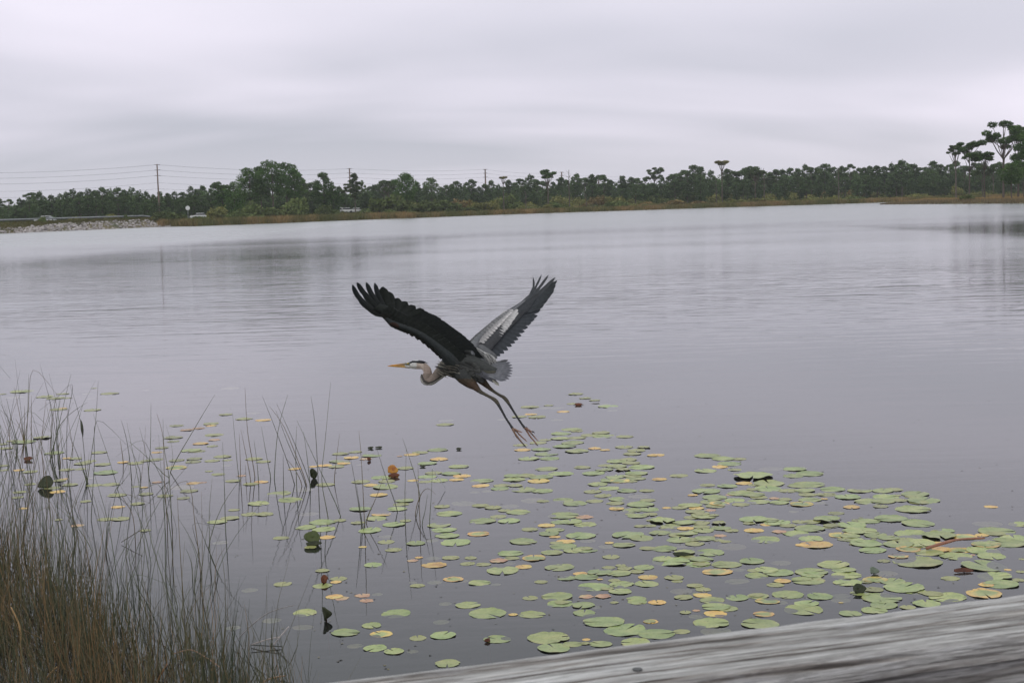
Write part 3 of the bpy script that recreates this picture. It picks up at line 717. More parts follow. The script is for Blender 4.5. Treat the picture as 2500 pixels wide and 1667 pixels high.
def board(L0, L1, y0, y1, z0, z1, seed, nx=70, ny=10):
    random.seed(seed); bm = bmesh.new(); V = []
    ph = [random.uniform(0, 6) for _ in range(6)]
    for i in range(nx+1):
        x = L0+(L1-L0)*i/nx
        ring = []
        pts = [(y0, z1-.004), (y0+.004, z1)]+[(y0+(y1-y0)*k/ny, z1) for k in range(1, ny)]+[(y1-.004, z1), (y1, z1-.004), (y1, z0), (y0, z0)]
        for k, (y, z) in enumerate(pts):
            ed = .0008*math.sin(x*3.1+ph[k % 6])+.0009*math.sin(x*13+ph[(k+1) % 6])
            zz_ = z + (random.uniform(-.0006, .0006) if z > z0+.01 else 0) + (ed*.4 if z == z1 else 0); yy = y+(ed if k in (0, 1) else 0)
            ring.append(bm.verts.new((x, yy, zz_)))
        V.append(ring)
    K = len(V[0])
    for i in range(nx):
        for k in range(K): bm.faces.new((V[i][k], V[i][(k+1) % K], V[i+1][(k+1) % K], V[i+1][k]))
    bm.faces.new(V[0][::-1]); bm.faces.new(V[-1]); bmesh.ops.recalc_face_normals(bm, faces=bm.faces)
    me = bpy.data.meshes.new('board'); bm.to_mesh(me); bm.free(); me.materials.append(MAT['wood']); return me
# local frame: x along the rail, -y towards the camera, origin on the far edge line
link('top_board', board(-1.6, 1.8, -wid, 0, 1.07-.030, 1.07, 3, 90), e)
link('side_board', board(-1.6, 1.8, -wid+.012, -wid+.048, 1.07-.18, 1.07-.034, 5, 60, 3), e)
for x in (-1.2, .9):
    link('post', board(-.045, .045, -.098, -.01, -1.4, 1.07-.034, 9, 1, 2), e, Vector((x, -.0, 0)))
ln = MB().tube([(0, 0, 0), (0, 0, .0015)], .0055, 10); nh = mesh('nail_head', ln.V, ln.F, MAT['dark_metal'])
for (px, py) in [(1556, 1635), (2180, 1640)]:
    q = onz(px, py, zr); lx = (q-midp).dot(exn); ly = -(q-midp).dot(eyn)
    if -wid < ly < 0: link('nail_head', nh, e, Vector((lx, ly, 1.07)))

# ------------------------------------------------------------ lily pads
def padmat(name, kind):
    m, t, n, l, bs = newmat(name)
    tc = n.new('ShaderNodeTexCoord'); oi = n.new('ShaderNodeObjectInfo'); ge = n.new('ShaderNodeNewGeometry')
    ob = tc.outputs['Object']; sx = n.new('ShaderNodeSeparateXYZ'); l.new(ob, sx.inputs[0])
    rad = mth(n, l, 'SQRT', mth(n, l, 'ADD', mth(n, l, 'MULTIPLY', sx.outputs[0], sx.outputs[0]), mth(n, l, 'MULTIPLY', sx.outputs[1], sx.outputs[1])))
    pos = ge.outputs['Position']
    h = noise(n, l, pos, 9, 5, .6); sp_ = noise(n, l, pos, 55, 3, .6)
    g = ramp(n, l, h, [(.3, (.21, .27, .075)), (.5, (.31, .37, .115)), (.7, (.43, .44, .16))]).outputs[0]
    yl = ramp(n, l, h, [(.3, (.50, .25, .06)), (.5, (.72, .46, .10)), (.7, (.62, .52, .15))]).outputs[0]
    rd = ramp(n, l, h, [(.3, (.34, .15, .08)), (.5, (.54, .30, .15)), (.7, (.50, .40, .17))]).outputs[0]
    # veins radiating from the notch
    at = n.new('ShaderNodeMath'); at.operation = 'ARCTAN2'; l.new(sx.outputs[1], at.inputs[0]); l.new(sx.outputs[0], at.inputs[1])
    vn = mth(n, l, 'ABSOLUTE', mth(n, l, 'SINE', mth(n, l, 'MULTIPLY', at.outputs[0], 7.0)))
    vn = mth(n, l, 'SUBTRACT', 1.0, mth(n, l, 'MULTIPLY', mth(n, l, 'LESS_THAN', vn, .14), .24))
    if kind == 'g':
        edge = mth(n, l, 'MULTIPLY', mth(n, l, 'GREATER_THAN', mth(n, l, 'ADD', rad, mth(n, l, 'MULTIPLY', h, .5)), 1.24), .55)
        c = mixc(n, l, edge, g, (.30, .24, .08))
    elif kind == 'm':
        f = mth(n, l, 'MULTIPLY', mth(n, l, 'SUBTRACT', mth(n, l, 'ADD', mth(n, l, 'MULTIPLY', rad, .8), mth(n, l, 'MULTIPLY', h, 1.4)), 1.12), 4.0, True)
        c = mixc(n, l, f, g, yl)
    elif kind == 'y': c = yl
    elif kind == 'r': c = rd
    elif kind == 'b': c = ramp(n, l, h, [(.3, (.03, .022, .015)), (.7, (.10, .05, .03))]).outputs[0]
    else: c = ramp(n, l, h, [(.3, (.42, .48, .28)), (.7, (.62, .55, .38))]).outputs[0]
    dk = ramp(n, l, sp_, [(.33, (.35, .25, .15)), (.42, (1, 1, 1))]).outputs[0]
    c = mixc(n, l, .7, c, dk, 'MULTIPLY')
    vm = n.new('ShaderNodeCombineColor'); [l.new(vn, vm.inputs[i]) for i in range(3)]
    c = mixc(n, l, 1.0, c, vm.outputs[0], 'MULTIPLY')
    v = n.new('ShaderNodeMapRange'); l.new(oi.outputs['Random'], v.inputs[0]); v.inputs[3].default_value = .80; v.inputs[4].default_value = 1.15
    hs = n.new('ShaderNodeHueSaturation'); l.new(c, hs.inputs['Color']); l.new(v.outputs[0], hs.inputs['Value'])
    v3 = n.new('ShaderNodeMapRange'); l.new(mth(n, l, 'FRACT', mth(n, l, 'MULTIPLY', oi.outputs['Random'], 17.3)), v3.inputs[0]); v3.inputs[3].default_value = .478; v3.inputs[4].default_value = .512; l.new(v3.outputs[0], hs.inputs['Hue'])
    # reddish underside
    c2 = mixc(n, l, ge.outputs['Backfacing'], hs.outputs[0], (.075, .05, .03))
    l.new(c2, bs.inputs['Base Color']); bs.inputs['Roughness'].default_value = .36; bs.inputs['Specular IOR Level'].default_value = .42
    bump(n, l, bs, mth(n, l, 'ADD', h, mth(n, l, 'MULTIPLY', vn, .5)), .35, .006)
    return m
PM = {k: padmat('lily_pad_'+nm, k) for k, nm in (('g', 'green'), ('m', 'mottled'), ('y', 'yellow'), ('r', 'red'), ('b', 'brown'), ('s', 'sunken'))}
def pad_mesh(mat, seed, tilt=0, rag=.03, curl=.02):
    r_ = random.Random(seed); n_ = 44; V = []; Fc = []
    notch = r_.uniform(.06, .30); depth = r_.uniform(.05, .2)
    rings = [.0, .35, .7, .9, 1.0]; ph = [r_.uniform(0, 6.28) for _ in range(5)]
    asp = r_.uniform(.88, 1.0)
    bites = [(r_.uniform(1, 5.3), r_.uniform(.08, .22), r_.uniform(.06, .22)) for _ in range(r_.choice([0, 0, 1, 2, 3]))]
    for j, rr in enumerate(rings):
        for i in range(n_+1):
            a = notch/2+(2*math.pi-notch)*i/n_
            q = rr*(1+rag*math.sin(5*a+ph[0])*rr+rag*.5*math.sin(11*a+ph[1]))
            if j == len(rings)-1: q *= 1+r_.uniform(-.025, .012)
            if rr > .85:
                for (ba, bw, bdp) in bites:
                    if abs(a-ba) < bw: q *= 1-bdp*(1-abs(a-ba)/bw)
            x = math.cos(a)*q+depth*(1-rr)*0.3; y = math.sin(a)*q*asp
            z = curl*rr**4*(1+1.2*math.sin(3*a+ph[2])+.8*math.sin(7*a+ph[3])) + .012*math.sin(2*a+ph[4])*rr + tilt*x
            V.append((x, y, max(z, -.003)+.004))
    nn = n_+1
    for j in range(len(rings)-1):
        for i in range(n_): Fc.append((j*nn+i, (j+1)*nn+i, (j+1)*nn+i+1, j*nn+i+1) if j else (0, nn+i, nn+i+1))
    me = mesh('lily_pad', V, Fc, mat, True)
    return me
PV = {k: [pad_mesh(PM[k], i*13+ord(k), 0, .014 if k not in 'rb' else .08, .012 if k != 's' else .004) for i in range(9 if k == 'g' else 4)] for k in PM}
PV['t'] = [pad_mesh(PM['g'], 900+i, .045, .03, .03) for i in range(3)]
# measured from enlarged crops: origin x, origin y, scale, rows of (x, y, width, kind)
def S(txt):
    out = []
    for tkn in txt.split():
        a = tkn.split(','); out.append((float(a[0]), float(a[1]), float(a[2]), a[3] if len(a) > 3 else 'g'))
    return out
CROPS = [
 (0, 900, 3.92, lambda x, y: x < 500, """210,218,215 20,243,80 145,275,170,s 430,268,180 530,282,170 600,240,120 640,280,100 840,240,110,s 1050,238,180 900,186,60 870,285,90,s 1390,208,70,s
 560,390,170 600,378,80,y 885,395,160 400,660,160,t 60,760,130 30,720,100 230,700,220 120,690,120 520,805,190 950,800,150 640,855,90,y 720,858,130 860,885,130 790,905,160 980,915,160 640,965,140 770,960,110 1010,993,230
 180,970,110,y 290,985,140 40,925,90 40,970,90 570,1068,120 610,1055,80,y 290,1105,110 670,1108,150 880,1045,80,s 900,1115,150 1060,1107,170 190,1180,130 550,1178,150,m 500,1140,160 170,1230,110 230,1335,90,y 1120,1208,180 1400,1197,140
 1130,1322,130,y 1315,1290,140 820,1268,110 560,1443,80 1010,1440,150 1150,1435,180 740,1500,120,r 1390,1545,110 1380,1133,80,y 1300,1128,80 1580,1215,150 1500,1085,100,r 1850,1095,140,m 1940,1088,80,r 1740,1135,240,s 1810,1168,180 1755,1237,130
 1690,945,200,m 1180,893,110,m 1300,903,160 1390,880,100 1480,870,160 1500,800,110,m 1690,875,150 1860,860,150 1850,890,160 1550,755,130 1660,657,180 1660,695,120 1690,545,140 1790,585,130,r 1900,570,120,r 1830,780,200 1920,715,150,m 1890,790,150"""),
 (500, 900, 3.92, lambda x, y: 500 <= x < 1000, """60,525,160 60,545,110,y 200,437,130 375,480,170 470,425,130,s 560,492,150,m 90,634,180 90,680,120,r 10,715,60,y 70,740,110 240,188,180,s 170,840,170 70,880,150 215,875,100 470,862,170 560,888,150 40,980,80 130,1010,130 210,925,100,s
 270,1072,150 350,1023,90,r 440,1102,150 540,1083,140,m 860,957,130,m 1040,935,90,m 1150,925,140,m 1260,935,160 1290,885,200 1330,905,130,m 1300,812,160 1440,795,130 1600,830,190 1400,850,150,m 1540,862,120,r 1480,918,70,s 1865,835,60,r 1920,950,170
 1690,1040,200 1740,1075,180 1490,1080,180 1590,1113,140,y 1730,1128,250 1665,1205,170,y 710,1195,230 940,1160,200,s 1155,1108,180 515,1288,220 820,1255,240 280,1350,110 430,1392,170 570,1390,180 240,1427,180 120,1463,190 990,1390,200,s
 1130,1468,260 1290,1450,130 965,1517,210 1140,1535,230 1910,1260,190 1880,1297,160 1490,1340,220 1840,1340,190 1690,1393,190,y 1640,1432,210 1460,1472,140 1920,1452,120 1810,1487,220 1580,1545,240"""),
 (500, 1267, 3.92, lambda x, y: x < 1000, """730,180,160 1170,172,160,m 1010,268,130 1730,168,150,s 1735,218,180 1510,265,80,y 1805,293,160 1125,490,140 1280,570,170 1255,600,110,y 1125,637,190 745,620,180 430,680,160,s 1240,740,170,m 1310,757,140,r 1510,730,150,r 1550,778,140,r 1650,720,110,s
 1610,437,190 960,895,230 940,1035,200,s 640,970,180,s 270,1040,150,s 1345,1083,270 1595,1015,200 1690,1098,220,m 1440,1213,160,s 1630,1232,230 1810,1262,200 1830,903,280 150,225,150,s"""),
 (1000, 950, 3.92, lambda x, y: y < 1312, """340,338,180 350,300,150,s 1590,45,160 1680,85,120 1770,105,110 1560,140,120 1620,150,100,b 1780,135,80,b 1330,155,100 1150,170,180 1290,180,150,s 1400,180,160,s 1470,215,130,m 1850,150,160,s 1900,165,200 1940,205,100,s 1160,240,130,m 1220,265,180 1050,262,150
 900,290,130,s 1410,295,130,s 1550,385,200 1450,425,200 1600,400,130 1830,415,180 1860,450,220 1720,440,180 2060,453,170 1440,470,200 1600,465,180 1300,485,120 1230,512,180 1060,535,150 1560,512,230 1480,545,230 1260,575,190 1080,580,160,y 1600,590,230 1770,565,130,m 1870,580,100,y
 1310,620,230 1140,663,210 1340,663,190 2050,553,180 2240,555,130,t 2170,585,180 2130,617,180 2320,632,100,y 20,625,150,y 100,605,160 270,580,200 280,668,180,m 170,708,190 470,738,200 230,800,170 400,805,190 170,838,190 500,830,180,m 30,873,110,y 280,873,190 150,885,130 450,865,150,y
 1310,762,220 1450,808,250 1000,828,200 1000,863,220 1260,838,240 1235,877,220,y 690,877,230 680,923,180,m 880,920,160 865,950,190 1090,962,250 1270,972,210 740,975,110,s 620,985,100,s 1180,1065,240,s 520,1095,250,s 310,1120,160 680,1112,170 800,1130,170 380,1190,250 1040,1175,230
 850,1218,170 700,1260,260 950,1258,230 280,1300,240 330,1345,240 660,1382,210,m 360,1400,240 1470,1060,200 1580,1092,240 1770,1070,170 1550,1140,100,s 1850,1018,180 2000,1052,200 1970,1090,180 1750,978,180 1910,948,200 2080,970,200 2270,970,150 1800,908,200 1930,870,220 1970,835,210
 1760,803,230 1860,768,190 1980,735,200 2040,768,150,t 2170,803,220 2220,745,250 2120,703,180 1980,688,200 2090,672,180 1980,1140,160,y 1470,1208,300 1670,1222,170,r 1450,1270,200 1540,1265,230 1680,1295,220 1310,1302,170,y 1150,1340,170 1390,1345,190 1390,1412,110,y 2200,1025,220,s
 2280,1060,150 2210,1100,270 2130,1158,200 2290,1150,200 2180,1210,190 2300,1195,150 2330,1255,120 2300,1305,130 1640,1400,290 2090,1390,330"""),
 (1000, 1267, 3.92, lambda x, y: y >= 1312, """60,228,190 215,205,130,s 440,222,290 1090,212,275 90,365,80,m 30,395,110,r 225,375,150,s 395,367,170 585,370,130 235,438,245,y 555,425,150 705,432,145 965,327,250 980,373,150 1190,370,250,m 850,395,170,r 960,422,110,s 1470,260,260 1365,318,215 1680,292,250 1910,225,90,y
 2050,245,225 2220,180,240 890,490,340 1090,455,165,y 1435,460,295 420,573,200,m 500,590,130,s 670,608,215 825,625,100,s 240,605,150,s 75,635,145 30,605,80,s 1820,505,260 1500,563,190 1690,553,240 1820,573,60,y 2000,515,240 2060,468,150 2240,460,200 2170,500,150 1760,648,310 1890,660,130
 2030,622,240 1960,585,120 2000,678,110,s 2010,718,120,s 2270,618,240 2280,555,190,y 1410,738,300 1440,808,250 1660,820,230 1690,740,140,r 1850,735,150,r 2190,765,150 2180,790,190 2330,795,100,m 1670,897,220 560,820,250 340,810,130,s 745,900,365 990,910,90,y 1170,912,265 300,985,160,s
 1860,980,395 2060,1060,420 80,1137,180 320,1108,260 840,1148,270 1330,1133,400 1360,1118,210 1380,1230,330 1560,1195,190 1690,1150,80,y 1680,1185,90 1830,1192,220 2170,1190,280 360,1378,250 30,1265,110,s 2300,975,120"""),
 (1500, 1050, 3.92, lambda x, y: x > 1600, """400,238,160,y 430,468,145,y 615,435,180 890,243,250 1040,272,220 1190,275,150 1100,322,230 1010,350,170,m 870,388,230 1150,378,140 1500,370,230,s 1725,370,220 1710,437,190 1870,415,260 1330,440,370,t 1240,507,160,y 1480,508,320 1080,533,200 890,525,150 1470,560,280 880,580,280
 1250,590,170 1330,615,220 1110,618,90,r 750,620,100,y 960,642,240 1150,672,210 925,687,230 1375,685,220 1210,710,170 1380,640,170 1530,650,100,r 1580,690,190 1630,660,140 725,717,230 785,745,150,y 770,775,190 925,728,130,s 620,740,150 500,742,90,y 840,795,150 860,822,240 920,765,110,r
 1860,520,300 1660,578,190 1820,575,200 2090,565,240 2300,578,140 1850,615,180 2030,615,190 1870,665,220 2230,635,250 2010,655,70,y 1790,705,230,m 1940,695,170,s 1330,850,285 1290,888,120 460,865,260,t 670,880,230 830,885,180 1000,885,150,t 540,920,200 850,958,210 680,938,160,y 1020,935,195
 1560,885,260 1450,903,120,y 1770,875,150 1890,875,170 2030,850,250,t 1660,910,160 1870,937,290 2080,910,170 2270,905,280 2320,860,110 2280,958,200 1335,958,190,y 1580,968,140,r 1740,990,250 1970,978,150,s 2160,1003,230,m 430,980,220 660,980,290 1010,1008,120,r 620,1048,245 870,1035,210
 1000,1052,110 770,1085,190 1445,1048,285 1880,1038,250 1930,1095,310,y 2280,1045,200 2300,1085,110 1120,1115,280,s 480,1133,240 645,1112,110,s 670,1170,200,t 910,1170,290 540,1255,360 460,1228,200 700,1215,170 830,1232,240 800,1282,240 1075,1285,290 1315,1250,245 1590,1270,200,s 985,1353,290,m
 1190,1335,130,s 1340,1340,140 1360,1392,220 1570,1362,290 1885,1355,310 1855,1438,310 2095,1283,310 2220,1388,280 2230,1455,270 1610,1440,160,y 1540,1480,170 1175,1445,240,s 570,1408,190 770,1483,160 850,1523,150 640,1540,220,s"""),
 (1900, 1150, 3.92, lambda x, y: x > 2095 or y > 1452, """780,185,230 1000,185,220 1100,175,180 1310,218,270 1030,248,240 1390,278,320 1150,278,170 870,290,280 980,335,150 1290,362,330 870,475,210 1080,450,310 1300,430,120,s 1340,498,310 790,568,300 1270,600,330 1540,618,330,t 930,610,220 1060,635,200 840,690,300 1150,695,290 1340,685,320
 1540,685,110,y 1250,745,240,m 900,755,260 1450,778,270 1150,812,200,m 1330,868,460 1700,812,300 1780,625,240,m 1950,610,130,y 2090,575,330 2000,505,270,s 2080,595,180 2260,640,260 2180,685,350 1990,700,280,m 1960,760,310 2040,812,260 1860,800,50,r 1970,905,430 2070,1003,310 2130,1078,320 1990,1085,150,m
 1970,1168,350,m 2300,1040,120 2320,960,90 2330,840,60 1200,1110,380 1310,1150,220 1480,1170,190 1620,1205,350 910,1130,190 990,1215,370 840,1055,120 1030,980,230,s 1010,1280,270 920,1330,240 1240,1300,150 1420,1265,260 690,1360,230 270,1265,245 240,1325,370 400,1195,240 120,1185,250 600,1255,50,y
 790,1165,200"""),
 (1500, 1300, 4.273, lambda x, y: y > 1450 and x < 1925, """230,690,210 250,720,180 450,725,185,m 720,670,200 920,652,190,y 1020,705,260 1130,635,220 1280,678,240 1060,770,290 740,828,130 855,810,80,r 1055,845,245,y 850,875,150,s 1010,940,370 380,925,160,m 1520,950,390 1500,660,230 1600,712,260,m 1800,645,320 1060,1030,320,s 220,1140,300 440,1055,380 700,1030,180"""),
]
PADS = []
for ox, oy, sc, ok, txt in CROPS:
    for (x, y, w, k) in S(txt):
        px, py = ox+x/sc, oy+y/sc
        if ok(px, py): PADS.append((px, py, w/sc, k))
random.seed(404); core = [q_ for q_ in PADS if q_[0] > 1250 and 1130 < q_[1] < 1500 and q_[3] == 'g']
for i in range(110):
    q_ = random.choice(core); PADS.append((q_[0]+random.gauss(0, 1)*q_[2]*.9, q_[1]+random.gauss(0, 1)*q_[2]*.22, min(q_[2], 70)*random.uniform(.45, .9), random.choice('ggggggms')))
PADS.sort(key=lambda q: -q[2])
random.seed(77)
PADS = [(a_, b_, c_, ('m' if k_ == 'y' and a_ < 900 and int(a_*7) % 2 else k_)) for a_, b_, c_, k_ in PADS]
MARKS = [('the round dark leaf at far left', 112, 1178), ('the half-disc leaf by the reeds', 761, 1155), ('the orange upturned leaf', 958, 1147), ('the big folded green leaf', 758, 1317), ('the small red-brown curled leaf', 790, 1413), ('the dark crescent leaf', 790, 1498),
         ("the heron's feet", 1300, 1090), ('the dark leaves beyond the heron', 1413, 987), ('the largest orange pad', 1992, 1329), ('the half-orange pad', 1751, 1395), ('the red stalk', 2330, 1325), ('the dark brown curled leaf', 2345, 1391), ('the orange-rimmed pad by the rail', 2402, 1448), ('the nested double pad', 1340, 1556),
         ('the yellow pad under the reeds', 1060, 1379), ('the two pink pads', 1453, 1456), ('the lifted dark-edged pad', 1839, 1162), ('the upright grey leaf', 2132, 1392), ('the thin reeds at centre', 1040, 1230), ('the crossing reeds at left', 400, 1150), ('the left end of the rail', 1000, 1630), ('the isolated far-left pads', 120, 960),
         ('the bent reed over the left water', 480, 1060), ('the clear water at right', 2210, 1240), ('the folded leaf near the rail', 2098, 1440)]
KD = {'g': 'green lily pad', 'm': 'mottled yellow-green lily pad', 'y': 'yellow-orange lily pad', 'r': 'reddish lily pad', 'b': 'dark brown lily pad', 's': 'faint sunken lily pad', 't': 'lifted dark-edged lily pad'}
items = []; rest = []
for i, (px, py, w, k) in enumerate(PADS):
    z = .0002 + .0005*(i % 7) if k != 's' else -.008
    p = onz(px, py, z); dist = (p-CAM).length; R = w/2*dist/F
    me = random.choice(PV[k]); rz = random.uniform(0, 6.28)
    tl = (random.gauss(0, .015), random.gauss(0, .015))
    if k == 't': rz = random.uniform(-2.0, -1.2); p.z += .045*R
    if i < 300:
        o = link('lily_pad', me, None, p); o.scale = (R, R, R); o.rotation_euler = (tl[0], tl[1], rz)
        size = 'large' if R > .145 else ('small' if R < .085 else '')
        tag(o, 'x', 'lily pad', 'lily pads floating on the lake'); items.append((o, px, py, (size+' '+KD[k]).strip()))
    else: rest.append((me, p, R, rz, k))
autolabel(items, MARKS)
V = {}; 
for (me, p, R, rz, k) in rest:
    kk = 'g' if k == 't' else k
    vv, ff = V.setdefault(kk, ([], [])); b = len(vv); Rm = Matrix.Rotation(rz, 3, 'Z')
    vv += [p+(Rm @ v.co)*R for v in me.vertices]; ff += [[b+j for j in q.vertices] for q in me.polygons]
LB = {'g': 'smaller green lily pads scattered on the water', 'm': 'smaller mottled lily pads scattered on the water', 'y': 'small yellow lily pads scattered on the water', 'r': 'small reddish lily pads scattered on the water', 'b': 'small dark brown lily pads beyond the heron', 's': 'faint sunken lily pads scattered on the water'}
for k, (vv, ff) in V.items():
    tag(link('small_lily_pads', mesh('small_lily_pads', vv, ff, PM[k], True)), LB[k], 'lily pads', 'smaller lily pads', 'stuff')

# scraps floating between the pads
random.seed(55); T_ = []; C_ = []
for i in range(700):
    px = random.uniform(0, 2500); py = random.uniform(960, 1660)
    if random.random() < .5: q_ = random.choice(PADS); px = q_[0]+random.gauss(0, 50); py = q_[1]+random.gauss(0, 16)
    if py > 1700 or py < 930: continue
    p = onz(px, py, .0015); s = random.uniform(.005, .018); a = random.uniform(0, 6.28)
    T_.append([tuple(p+Vector((math.cos(a+k*2.1)*s*random.uniform(.4, 1.2), math.sin(a+k*2.1)*s*random.uniform(.4, 1.2), random.uniform(0, .003)))) for k in range(3)]); C_.append(random.choice([(.05, .035, .02), (.10, .08, .04), (.20, .17, .09), (.03, .03, .025)]))
me = tris('floating_scraps', np.array(T_), MAT['reedm']); vcol(me, np.repeat(np.array(C_), 3, axis=0)); tag(link('floating_scraps', me), 'tiny brown plant scraps floating between the lily pads', 'debris', kind='stuff')

# curled leaves that stand out of the water
def curled(px, py, wpx, hpx, roll, mat, label, lean=.2, yaw=0.0, n_=22):
    """a pad folded round a horizontal or upright axis; (px,py) is its centre"""
    base = onz(px, py+hpx/2, 0); d = base.y/fwd.y*1.0; d = (base-CAM).dot(fwd); sx = wpx/2*d/F; sz = hpx*d/F
    V = []; Fc = []; rr = [0, .35, .7, 1.0]
    for j, q in enumerate(rr):
        for i in range(n_):
            a = 2*math.pi*i/n_; wob = 1+.10*math.sin(2*a+px)+.08*math.sin(3*a+py)+.04*math.sin(5*a+1)
            u, v = math.cos(a)*q*wob, math.sin(a)*q*wob
            x = u*sx; z = sz*.5+v*sz*.5; y = -roll*sx*(u*u)+lean*z+.1*sx*math.sin(2*v)
            V.append(Vector((x*math.cos(yaw)-y*math.sin(yaw), x*math.sin(yaw)+y*math.cos(yaw), z)))
    for j in range(3):
        for i in range(n_): Fc.append((j*n_+i, j*n_+(i+1) % n_, (j+1)*n_+(i+1) % n_, (j+1)*n_+i))
    me = mesh('blade', V, Fc, mat, True); e = empty('curled_leaf', base); o = link('blade', me, e)
    md = o.modifiers.new('thick', 'SOLIDIFY'); md.thickness = .003
    MB().tube([(0, lean*sz*.4, sz*.45), (.01, .02, .02), (.02, .05, -.25)], [.004, .005, .005], 6).build('stalk', MAT['stalk'], e)
    tag(e, label, 'leaf', 'curled lily leaves standing out of the water'); return e
MAT['stalk'] = simple('stalk', [(.3, (.10, .05, .03)), (.7, (.20, .09, .06))], 10, .6)
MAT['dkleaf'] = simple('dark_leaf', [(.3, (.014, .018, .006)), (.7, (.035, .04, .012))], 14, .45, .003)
MAT['olleaf'] = simple('olive_leaf', [(.3, (.035, .055, .012)), (.7, (.09, .10, .025))], 9, .4, .003)
MAT['orleaf'] = simple('orange_leaf', [(.3, (.30, .10, .02)), (.55, (.48, .22, .03)), (.75, (.25, .25, .04))], 12, .4, .003)
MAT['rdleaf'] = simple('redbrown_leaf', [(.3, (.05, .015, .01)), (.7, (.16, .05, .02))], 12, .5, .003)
MAT['gyleaf'] = simple('grey_leaf', [(.3, (.11, .14, .10)), (.7, (.20, .23, .17))], 12, .5, .003)
curled(112, 1178, 40, 26, .3, MAT['dkleaf'], 'round dark olive leaf standing up among the reeds at far left', .5)
curled(763, 1155, 20, 25, .9, MAT['dkleaf'], 'dark green half-disc leaf standing beside the central reeds', .1, .6)
curled(959, 1146, 28, 18, .5, MAT['orleaf'], 'orange upturned leaf glowing beyond the thin centre reeds', .5)
curled(962, 1159, 26, 10, .3, MAT['rdleaf'], 'dark shadowy folded half beneath the orange upturned leaf', .2)
curled(763, 1312, 38, 28, .4, MAT['olleaf'], 'big folded green leaf left of the lily field', .6)
curled(766, 1326, 40, 11, .3, MAT['dkleaf'], 'dark underside fold in front of the big folded green leaf', .2)
curled(791, 1413, 20, 19, .7, MAT['rdleaf'], 'small red-brown curled leaf tip beside a green pad', .2, .5)
curled(792, 1498, 22, 33, 1.3, MAT['dkleaf'], 'dark crescent leaf standing alone in open water', .1, 1.0)
curled(905, 1092.5, 14, 5, .2, MAT['dkleaf'], 'left one of two tiny dark floating leaves', .3)
curled(925, 1091.5, 16, 4.5, .2, MAT['dkleaf'], 'right one of two tiny dark floating leaves', .3)
curled(901, 1120, 9, 9, .4, MAT['rdleaf'], 'tiny dark bud below the two floating leaves', .2)
curled(69, 1119, 22, 9, .3, MAT['rdleaf'], 'small brown leaf among reeds at the left edge', .3)
curled(2132, 1392, 24, 17, .6, MAT['gyleaf'], 'upright grey-green leaf beside a large pad', .3, .4)
curled(2098, 1438, 36, 18, .9, MAT['dkleaf'], 'dark folded leaf lying on pads near the rail', 1.0, .2)
curled(2352, 1392, 44, 9, .15, MAT['rdleaf'], 'dark brown curled leaf with raised tip at right', .8)
curled(1412, 987, 20, 5, .3, MAT['rdleaf'], 'dark reddish leaf beyond the heron, at the far pads', .8)
curled(1663, 1352, 46, 8, .2, MAT['dkleaf'], 'long dark leaf edge between pads at centre right', .5)
curled(1032, 1137, 14, 5, .2, MAT['dkleaf'], 'tiny dark leaf left of the pads under the heron', .4)
curled(1120, 1095, 12, 5, .2, MAT['dkleaf'], 'tiny dark leaf tip at the end of a pad under the heron', .4)
curled(1190, 1562, 14, 9, .4, MAT['rdleaf'], 'tiny dark scrap on a dull pad above the rail', .2)
# red stalk lying over the pads
a, b = onz(2262, 1338, .02), onz(2404, 1313, .03)
o = MB().tube(smoothline([a, (a+b)/2+Vector((0, 0, .025)), b], 5), [.012]*5+[.009]*5+[.006], 8).build('fallen_stalk', MAT['redst'] if 'redst' in MAT else simple('red_stalk', [(.3, (.26, .11, .08)), (.7, (.36, .18, .12))], 20, .5), None, a, True, a)
tag(o, 'thick red stalk lying across the pads near the right edge', 'stalk')

